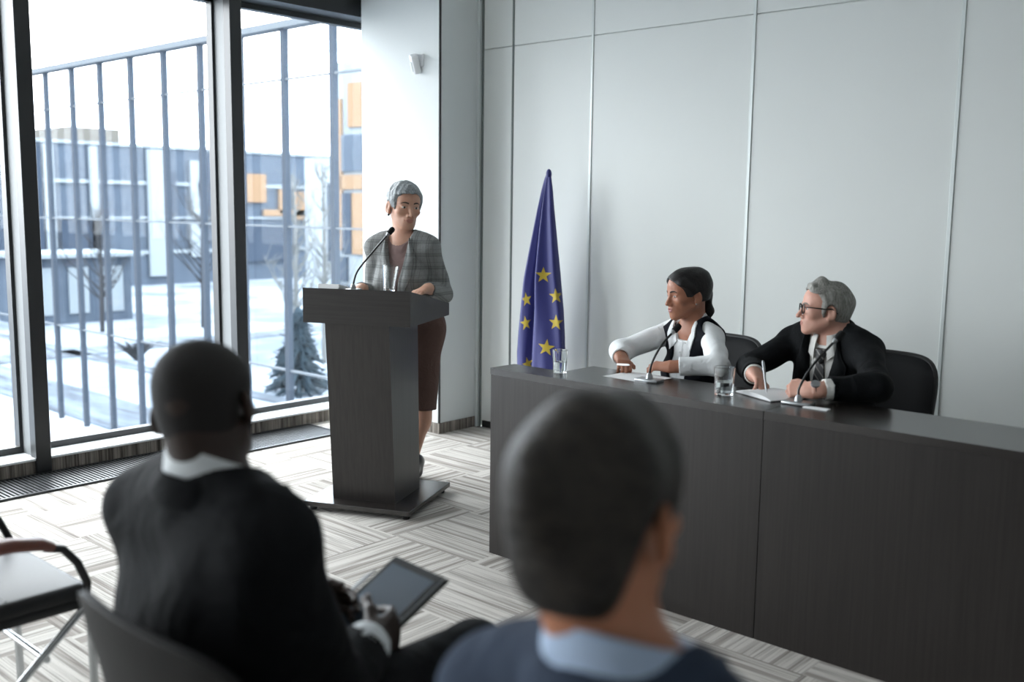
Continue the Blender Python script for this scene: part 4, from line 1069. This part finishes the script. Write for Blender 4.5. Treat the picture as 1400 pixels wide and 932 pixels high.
    band('collar', L, H, .005, WH, root, org, bulge=.006, n=60)
    for q in (-1, 1):
        strip('collar_wing', [(q * .050, .040), (q * .034, .005), (q * .010, -.045)], [(q * .070, .020), (q * .078, -.030), (q * .058, -.098)], B.nb, B.r, B.u, B.f, [t2, t3], WH, root, org, .006, .008, 20, 8)
    kR, kL = (-2.40, 3.36, .50), (-2.20, 3.33, .50)
    legs(B, VE, SHOE, root, kR, kL, (-2.39, 3.40, .05), (-2.19, 3.37, .05), r=(.072, .052, .046))
    return B
PWB = panel_woman()

# ---- older man at the desk
def panel_man():
    B = Bod((-.12, -.99), (-1.60, 3.66, 0), (-1.628, 3.665, .985), (-1.62, 3.735, .56), (-1.790, 3.672, .935), (-1.475, 3.630, .930),
            (-1.885, 3.50, .845), (-1.335, 3.385, .850), (-1.775, 3.335, .845), (-1.500, 3.235, .835), w=.95, d=.92)
    root = thing('person', 'older man with grey hair and glasses in a black suit seated at the desk', 'person', B.base); org = B.base
    SK = skin('fair_ruddy_skin', rgb(204, 156, 138)); HR = grey_hair('swept_grey_hair', rgb(104, 103, 98), rgb(164, 163, 157), (150, 150, 30), .5); JK = cloth('black_suit_wool', rgb(20, 22, 24), .8); WH = cloth('white_cotton', rgb(226, 226, 222), .8)
    ho = np.array((-1.648, 3.625, 1.083)); Rh = basis((-.80, -.60, .02), roll=.0); sc = .86
    S = SDF((-2.02, 3.02, .45), (-1.2, 3.95, 1.25), .003)
    head_shape(S, ho, Rh, sc, True, B.P(0, .0, -.03), .054, 1.02, 1.1)
    B.torso(S, -.014)
    arm(S, B.shR, B.elR, B.wrR, (.044, .037, .027)); arm(S, B.shL, B.elL, B.wrL, (.044, .037, .027))
    hand_shape(S, B.wrR, (.74, -.62, -.26), (-.25, -.45, -.86), -1, .88, curls=[(.35, .6, .3), (.4, .6, .35), (.45, .6, .35), (.5, .6, .35)], wr=.028)
    hand_shape(S, B.wrL, (-.98, -.05, -.05), (-.05, .75, -.66), 1, .88, curls=[(.8, 1.1, .6), (.95, 1.2, .7), (1.0, 1.2, .7), (1.0, 1.2, .7)], wr=.028)
    tr = done(S, 'body', SK, root, org)
    S = SDF(ho - .22, ho + .22, .003); hair_shape(S, ho, Rh, sc, .012, .078, low=-.058, temple=.030, back=.004, part=-.1)
    S.frame(ho, Rh, sc); S.cone((-.040, .062, .098), (.045, .060, .098), .012, .012, .02); S.cone((-.03, .02, .118), (.03, .02, .120), .014, .014, .03); S.frame()
    S.noise(.0028, 120, 7, (1, 1, .6)); S.frame(ho, Rh, sc)
    for q in (-1, 1): S.ell((q * .092, -.012, -.018), (.040, .027, .042), .004, 's'); 
    for q in (-1, 1): S.cone((q * .070, .020, .020), (q * .068, .016, -.030), .008, .005, .01)
    S.frame(); done(S, 'hair', HR, root, org, 1, False)
    face_parts(root, org, tr, ho, Rh, sc, pm('grey_brow', rgb(120, 112, 104), .8), pm('pale_lips', rgb(176, 118, 108), .5), .0040, look=(-.3, 0))
    # glasses
    Pw = lambda x, y, z: Vector(ho + sc * (Rh @ np.array((x, y, z)))) - Vector(org)
    G = MB()
    for q in (-1, 1):
        ring = []
        for k_ in range(24):
            a = 2 * math.pi * k_ / 24; c_, s_ = math.cos(a), math.sin(a); e = (abs(c_) ** 3 + abs(s_) ** 3) ** (1 / 3)
            ring.append(Pw(q * .033 + .0255 * c_ / e, .1000 - .10 * abs(.0255 * c_ / e + .004) * (1 if q * c_ > 0 else .2), -.003 + .0185 * s_ / e))
        G.tube(ring, .0022, 8, closed=True)
        G.tube([Pw(q * .058, .0965, .008), Pw(q * .072, .080, .008), Pw(q * .083, .020, .004), Pw(q * .086, -.015, .006), Pw(q * .084, -.04, -.014)], .0022, 8)
    G.tube([Pw(-.009, .1005, .003), Pw(0, .1035, .006), Pw(.009, .1005, .003)], .0022, 8)
    gl = G.build('eyeglasses', M['blackplastic'], root, smooth=True)
    # shirt, cuffs
    S = SDF((-2.0, 3.05, .5), (-1.2, 3.95, 1.08), .004); B.torso(S, -.006)
    arm(S, B.shR, B.elR, B.wrR, (.046, .040, .031), end=-.004); arm(S, B.shL, B.elL, B.wrL, (.046, .040, .034), end=-.040)
    for w_, e_, b_ in ((B.wrR, B.elR, -.004), (B.wrL, B.elL, -.040)):
        d = (w_ - e_) / np.linalg.norm(w_ - e_); S.cone(w_ + d * (b_ - .05), w_ + d * b_, .036, .037, .004, cut=2); S.cone(w_ + d * (b_ - .010), w_ + d * .04, .031, .031, 0, 's')
    S.frame(B.nb, B.R); S.cone((0, .015, .0), (0, .01, .2), .060, .075, .006, 's'); S.frame()
    t2 = done(S, 'shirt', WH, root, org)
    L = B.ring(.082, .070, .012, -.045, 2.85, c=(0, .012)); H = B.ring(.064, .060, .050, .010, 2.85, c=(0, .012))
    L[0] = B.P(-.030, .092, -.082); L[1] = B.P(-.055, .082, -.060); L[-1] = B.P(.030, .092, -.082); L[-2] = B.P(.055, .082, -.060)
    band('collar', L, H, .005, WH, root, org, bulge=.005, n=60)
    # tie
    TI = NT('dark_striped_tie'); p = TI.p; p.inputs['Roughness'].default_value = .5
    tc = TI.n('ShaderNodeTexCoord'); mp = TI.n('ShaderNodeMapping', i_Rotation=(0, .75, 0)); TI.l(tc, 'Object', mp, 0)
    wv = TI.n('ShaderNodeTexWave', i_Scale=14.0); wv.bands_direction = 'X'; TI.l(mp, 0, wv, 'Vector'); rr = TI.n('ShaderNodeValToRGB'); e = rr.color_ramp.elements
    e[0].position = .82; e[0].color = rgb(26, 27, 29); e[1].position = .93; e[1].color = rgb(110, 108, 104); TI.l(wv, 0, rr, 0); TI.l(rr, 0, p, 'Base Color')
    strip('tie', [(-.014, -.085), (-.030, -.20), (-.038, -.33)], [(.014, -.085), (.030, -.20), (.038, -.33)], B.nb, B.r, B.u, B.f, [t2], TI.m, root, org, .008, .003, 24, 8)
    strip('tie_knot', [(-.022, -.040), (-.020, -.06), (-.012, -.092)], [(.022, -.040), (.020, -.06), (.012, -.092)], B.nb, B.r, B.u, B.f, [t2], TI.m, root, org, .016, .003, 12, 8, .17, lambda a, b: .006 * math.sin(math.pi * b))
    # jacket
    S = SDF((-2.06, 3.0, .5), (-1.14, 3.98, 1.10), .0045); B.torso(S, .013)
    arm(S, B.shR, B.elR, B.wrR, (.058, .049, .043), end=-.018); arm(S, B.shL, B.elL, B.wrL, (.058, .050, .044), end=-.062)
    S.noise(.0036, 45, 11)
    for w_, e_, b_ in ((B.wrR, B.elR, -.018), (B.wrL, B.elL, -.062)):
        d = (w_ - e_) / np.linalg.norm(w_ - e_); S.cone(w_ + d * (b_ - .016), w_ + d * .05, .0375, .0375, 0, 's')
    B.vcut(S, -.36, .066, .012, f0=.02); S.frame(B.nb, B.R); S.cone((0, .0, .012), (0, .01, .2), .066, .080, .006, 's'); S.frame()
    tj = done(S, 'jacket', JK, root, org)
    for q in (-1, 1): B.lapel(q, 'lapel', JK, root, tj, -.36, out=.112, notch=-.095, inn=.062)
    L = B.ring(.092, .080, .012, -.050, 2.2); H = B.ring(.070, .064, .052, .0, 2.15)
    band('collar', L, H, .008, JK, root, org, bulge=.007)
    strip('pocket_welt', [(-.125, -.200), (-.060, -.190)], [(-.125, -.212), (-.060, -.202)], B.nb, B.r, B.u, B.f, [tj], JK, root, org, .003, .004, 14, 4)
    # watch
    d = B.wrL - B.elL; d /= np.linalg.norm(d); c = B.wrL - d * .008
    e1 = np.cross(d, (0, 0, 1)); e1 /= np.linalg.norm(e1); e2 = np.cross(e1, d)
    wt = MB().tube([tuple(c + e1 * .0285 * math.cos(a) + e2 * .0255 * math.sin(a) - org) for a in np.linspace(0, 2 * math.pi, 28)[:-1]], .0085, 8, closed=True, flat=(.3, 1)).build('wristwatch', M['blackplastic'], root, smooth=True)
    dr = (e1 * -.5 + e2 * .75) if (e1 @ np.array((0, -1, 0))) < 0 else (e1 * .5 + e2 * .75); dr = dr / np.linalg.norm(dr); cc = c + dr * .029
    dm = MB(); dm.lathe([(.0165, -.004), (.0175, 0), (.0165, .004), (.014, .0045)], seg=24)
    dial = dm.build('dial', M['steel'], wt, smooth=True); dial.matrix_local = Matrix.Translation(Vector(cc - org)) @ Vector(dr).to_track_quat('Z', 'Y').to_matrix().to_4x4()
    legs(B, JK, SHOE, root, (-1.74, 3.34, .52), (-1.52, 3.30, .52), (-1.73, 3.42, .05), (-1.51, 3.40, .05), r=(.080, .060, .054))
    return B
PMB = panel_man()

# ---- man with the tablet
TT, TR_ = np.array((-1.563, 1.377, .705)), np.array((-1.392, 1.360, .705))
def tablet_man():
    B = Bod((.03, 1.), (-1.40, .90, 0), (-1.430, .872, .985), (-1.385, .845, .57), (-1.275, .868, .925), (-1.612, .856, .925),
            (-1.250, .945, .665), (-1.655, .930, .690), (-1.325, 1.105, .672), (-1.598, 1.125, .650), w=1.12, d=1.05)
    root = thing('person', 'man with closely cropped hair in a black suit, back turned, holding a tablet', 'person', B.base); org = B.base
    SK = skin('deep_brown_skin', rgb(50, 36, 30)); JK = cloth('charcoal_suit_wool', rgb(22, 24, 26), .8); WH = cloth('white_shirt_cloth', rgb(225, 230, 232), .8)
    ho = np.array((-1.462, .872, 1.120)); Rh = basis((-.56, .83, -.08), roll=.16); sc = .935
    S = SDF((-1.8, .62, .45), (-1.1, 1.40, 1.26), .0034)
    head_shape(S, ho, Rh, sc, True, B.P(0, .0, -.02), .057, 1.05, 1.0, .97, ear=.006)
    B.torso(S, -.014)
    arm(S, B.shR, B.elR, B.wrR, (.048, .040, .029)); arm(S, B.shL, B.elL, B.wrL, (.048, .040, .029))
    hand_shape(S, B.wrR, (-.30, .92, -.10), (-.92, -.30, -.25), -1, .98, curls=[(.55, .6, .3), (.6, .6, .3), (.65, .6, .3), (.7, .6, .3)],
               thumb=[(.022, .020, .008), (.052, .046, .022), (.078, .060, .046), (.104, .062, .058)])
    hand_shape(S, B.wrL, (.16, .95, -.06), (.96, -.1, -.08), 1, .98, curls=[(.75, .8, .4), (.8, .8, .4), (.85, .8, .4), (.9, .8, .4)],
               thumb=[(.022, .020, .008), (.050, .044, .022), (.068, .060, .044), (.078, .064, .066)])
    tr = done(S, 'body', SK, root, org)
    S = SDF(ho - .2, ho + .2, .004); hair_shape(S, ho, Rh, sc, .0030, .075, low=-.075, temple=.055, nape=.018); S.frame(ho, Rh, sc)
    for q in (-1, 1): S.ell((q * .092, -.012, -.018), (.030, .017, .036), .004, 's')
    S.frame()
    done(S, 'hair', pm('cropped_black_hair', rgb(24, 21, 20), .8, bump=.5, bscale=(500, 500, 500)), root, org, 1, False)
    face_parts(root, org, tr, ho, Rh, sc, pm('brow_black', rgb(15, 12, 11), .8), pm('brown_lips', rgb(74, 46, 42), .5))
    S = SDF((-1.8, .62, .5), (-1.1, 1.25, 1.1), .0045); B.torso(S, -.006)
    arm(S, B.shR, B.elR, B.wrR, (.050, .044, .034), end=-.002); arm(S, B.shL, B.elL, B.wrL, (.050, .044, .034), end=-.002)
    for w_, e_ in ((B.wrR, B.elR), (B.wrL, B.elL)):
        d = (w_ - e_) / np.linalg.norm(w_ - e_); S.cone(w_ - d * .055, w_ - d * .002, .043, .043, .004, cut=2); S.cone(w_ - d * .012, w_ + d * .04, .033, .033, 0, 's')
    S.frame(B.nb, B.R); S.cone((0, .0, .0), (0, .0, .2), .066, .08, .006, 's'); S.frame()
    done(S, 'shirt', WH, root, org, 1, False)
    L = B.ring(.082, .082, .020, -.030, 2.9, c=(0, -.004)); H = B.ring(.075, .075, .080, .022, 2.9, c=(0, -.004)); band('collar', L, H, .007, WH, root, org, n=60)
    S = SDF((-1.85, .58, .48), (-1.05, 1.30, 1.1), .005); B.torso(S, .018)
    arm(S, B.shR, B.elR, B.wrR, (.068, .062, .052), end=-.028); arm(S, B.shL, B.elL, B.wrL, (.068, .062, .052), end=-.028)
    for q in (-1, 1): S.cone(B.P(-.02 + q * .140, -.01, -.10), B.P(-.02 + q * .125, .0, -.42), .085, .080, .06)
    S.noise(.0042, 40, 21)
    for w_, e_ in ((B.wrR, B.elR), (B.wrL, B.elL)):
        d = (w_ - e_) / np.linalg.norm(w_ - e_); S.cone(w_ - d * .045, w_ + d * .05, .0445, .0445, 0, 's')
    B.vcut(S, -.36, .066, .012, f0=.02)
    S.frame(B.nb, B.R); S.cone((0, -.0, .016), (0, .0, .2), .073, .085, .006, 's'); S.frame()
    tj = done(S, 'jacket', JK, root, org)
    L = B.ring(.106, .104, -.012, -.045, 2.3); H = B.ring(.088, .090, .034, -.005, 2.3); band('collar', L, H, .009, JK, root, org, bulge=.006)
    for q in (-1, 1): B.lapel(q, 'lapel', JK, root, tj, -.36)
    legs(B, JK, SHOE, root, (-1.315, 1.365, .565), (-1.60, 1.33, .535), (-1.30, 1.40, .05), (-1.62, 1.38, .05), r=(.090, .066, .058))
tablet_man()

# ---- nearest man
def near_man():
    B = Bod((-.05, 1.), (-.55, .82, 0), (-.556, .800, .985), (-.55, .80, .54), (-.390, .800, .905), (-.722, .790, .905),
            (-.345, .87, .66), (-.765, .87, .66), (-.42, 1.08, .64), (-.68, 1.08, .64), w=.97, d=1.0)
    root = thing('person', 'dark-haired man in a navy jacket and pale blue collar, nearest and blurred', 'person', B.base); org = B.base
    SK = skin('light_brown_skin', rgb(180, 122, 92)); HR = grey_hair('dark_brown_hair', rgb(18, 16, 14), rgb(58, 52, 46), (45, 45, 90)); JK = cloth('navy_suit_wool', rgb(52, 62, 78), .8); BS = cloth('pale_blue_shirt', rgb(172, 190, 214), .8)
    ho = np.array((-.592, .795, 1.151)); Rh = basis((-.06, .998, -.04), roll=.02); sc = .96
    S = SDF((-.95, .5, .48), (-.2, 1.30, 1.32), .0036)
    head_shape(S, ho, Rh, sc, True, B.P(0, .0, -.02), .054, 1.0, 1.0, 1.0, ear=.011)
    B.torso(S, -.014)
    arm(S, B.shR, B.elR, B.wrR, (.046, .040, .029)); arm(S, B.shL, B.elL, B.wrL, (.046, .040, .029))
    hand_shape(S, B.wrR, (-.25, .9, -.25), (-.1, -.2, -.95), -1, .97, curls=[(.3, .4, .3)] * 4); hand_shape(S, B.wrL, (.25, .9, -.25), (.1, -.2, -.95), 1, .97, curls=[(.3, .4, .3)] * 4)
    tr = done(S, 'body', SK, root, org)
    S = SDF(ho - .24, ho + .24, .0035); hair_shape(S, ho, Rh, sc, .010, .085, low=-.105, temple=.045, back=.005)
    S.frame(ho, Rh, sc); S.ell((.006, -.058, -.070), (.042, .040, .050), .03); S.fn((0, 0, -.1), .2, lambda x, y, z: z + .108 + .25 * np.abs(x) + 0 * y, .01); S.frame(); S.noise(.006, 70, 31, (1, 1, .7)); S.frame(ho, Rh, sc)
    for q in (-1, 1): S.ell((q * .092, -.012, -.022), (.038, .026, .044), .004, 's')
    S.frame(); done(S, 'hair', HR, root, org, 1, False)
    face_parts(root, org, tr, ho, Rh, sc, pm('dark_brown_brow', rgb(34, 28, 24), .8), pm('natural_lips', rgb(160, 100, 88), .5))
    S = SDF((-.95, .5, .5), (-.2, 1.25, 1.12), .005); B.torso(S, -.006)
    arm(S, B.shR, B.elR, B.wrR, (.050, .044, .034)); arm(S, B.shL, B.elL, B.wrL, (.050, .044, .034))
    S.frame(B.nb, B.R); S.cone((0, .0, .0), (0, .0, .2), .062, .08, .006, 's'); S.frame(); done(S, 'shirt', BS, root, org, 1, False)
    L = B.ring(.084, .084, .014, -.035, 2.9, c=(0, -.004)); H = B.ring(.075, .076, .068, .014, 2.9, c=(0, -.004)); band('collar', L, H, .007, BS, root, org, n=60, bulge=.002)
    S = SDF((-1.0, .48, .48), (-.1, 1.28, 1.12), .005); B.torso(S, .016)
    arm(S, B.shR, B.elR, B.wrR, (.066, .058, .046), end=-.03); arm(S, B.shL, B.elL, B.wrL, (.066, .058, .046), end=-.03)
    S.noise(.0035, 40, 41); B.vcut(S, -.36, .066, .012, f0=.02)
    S.frame(B.nb, B.R); S.cone((0, .0, .010), (0, .0, .2), .070, .082, .006, 's'); S.frame(); tj = done(S, 'jacket', JK, root, org)
    L = B.ring(.106, .104, -.016, -.050, 2.3); H = B.ring(.089, .090, .026, -.005, 2.3); band('collar', L, H, .009, JK, root, org, bulge=.005)
    for q in (-1, 1): B.lapel(q, 'lapel', JK, root, tj, -.36)
    legs(B, JK, SHOE, root, (-.44, 1.27, .55), (-.66, 1.27, .55), (-.43, 1.32, .05), (-.67, 1.32, .05), r=(.088, .066, .058))
near_man()

# ------------------------------------------------------------------ held and lying things
def tablet():
    e1 = (TR_ - TT) / np.linalg.norm(TR_ - TT); e2 = np.array((0.03, -.88, -.475)); e2 -= e1 * (e1 @ e2); e2 /= np.linalg.norm(e2); nn = np.cross(e2, e1); nn = nn if nn[2] > 0 else -nn
    Rm = Matrix(np.stack([e1, -e2, nn], 1).tolist()); c = TT + e1 * .0855 + e2 * .12
    t = thing('tablet', 'tablet computer with dark grey screen held by the seated man', 'tablet', tuple(c)); t.rotation_euler = Rm.to_euler()
    MB().box((-.0855, -.12, -.007), (.0855, .12, 0), bev=.003).build('body', M['steel'], t, smooth=True)
    MB().box((-.084, -.1185, -.0005), (.084, .1185, .0012), bev=.0008, seg=1).build('bezel', pm('black_glass_bezel', rgb(22, 24, 26), .15), t)
    MB().box((-.072, -.100, .0008), (.072, .100, .0018)).build('screen', pm('dark_screen', rgb(70, 80, 90), .12, spec=.6), t)
    MB().box((-.089, -.123, -.013), (.089, .123, -.007), bev=.002).build('case_back', M['leather'], t)
    MB().box((-.180, -.123, -.0), (-.087, .070, .004), bev=.0015, rot=Matrix.Rotation(-.55, 3, 'Y'), org=(-.087, 0, -.01)).build('case_flap', M['leather'], t)
tablet()
p0 = podpt(-.05, .10)
microphone(tuple(p0), [(0, 0, .03), (.012, .018, .095), (.045, .085, .185), (.072, .150, .262)], 'gooseneck microphone on the podium in front of the standing woman', .436, base=(.032, .03))
tp = thing('paper_stack', 'stack of white papers on top of the podium beside the microphone', 'papers', tuple(podpt(-.140, .07, .0005)))
tp.rotation_euler = (Matrix.Rotation(.436, 3, 'Z') @ Matrix.Rotation(-SLOPE, 3, 'X')).to_euler()
for i in range(5): MB().box((-.06 + .002 * (i % 2), -.035, .0045 * i), (.045 + .002 * (i % 3), .17, .0045 * i + .0042)).build('sheaf', M['paper'], tp)
microphone((-2.135, 3.175, DZ), [(0, 0, .03), (.006, .012, .08), (.022, .045, .14), (.040, .090, .185)], 'gooseneck microphone on the desk in front of the woman in the vest', .1)
microphone((-1.515, 3.165, DZ), [(0, 0, .03), (-.002, .01, .06), (.022, .045, .13), (.070, .105, .215)], 'gooseneck microphone on the desk in front of the older man', .05)
def sheet(name, label, cat, c, w, h, rz, th=.0006):
    m = MB().box((-w / 2, -h / 2, 0), (w / 2, h / 2, th)); o = m.build(name, M['paper']); o.location = c; o.rotation_euler = (0, 0, rz); tag(o, label, cat); return o
sheet('paper_sheet', 'sheet of white paper under the hands of the woman in the vest', 'paper', (-2.225, 3.225, DZ + .0003), .21, .17, -.05)
nb = thing('notebook', 'thick white notebook open under the hands of the older man', 'notebook', (-1.66, 3.235, DZ), rz=-.42)
MB().box((-.10, -.075, 0), (.10, .075, .003)).build('cover', M['blackplastic'], nb)
m = MB()
A, Bq = [], []
for i in range(13):
    x = -.098 + .196 * i / 12; z = .006 + .012 * abs(math.sin(math.pi * i / 12)) ** .6; A.append((x, z))
for yv, L in ((-.073, A), (.073, Bq)): pass
m.prism(None, [(x, -.073, z) for x, z in A] + [(.098, -.073, .003), (-.098, -.073, .003)], [(x, .073, z) for x, z in A] + [(.098, .073, .003), (-.098, .073, .003)])
m.build('pages', M['paper'], nb, smooth=True)
sheet('name_card', 'small white card lying by the base of the older man\'s microphone', 'card', (-1.435, 3.135, DZ + .0003), .085, .03, .03, .004)
def pen(label, a, b, mat):
    a, b = Vector(a), Vector(b); t = thing('pen', label, 'pen', tuple(a)); d = b - a
    MB().tube([d * 0, d * .08, d * .12, d * .97, d], [.0012, .0035, .0042, .0042, .003], 12).build('barrel', mat, t, smooth=True)
    s = d.cross(Vector((0, 0, 1))).normalized() * .005
    MB().tube([d * .97 + s * .6, d * .95 + s, d * .72 + s], .0012, 6).build('clip', M['steel'], t)
pen('white pen held by the woman in the vest', (-2.235, 3.185, .845), (-2.335, 3.24, .83), M['paper'])
pen('silver pen held upright by the older man', (-1.650, 3.195, .812), (-1.700, 3.250, .915), M['steel'])
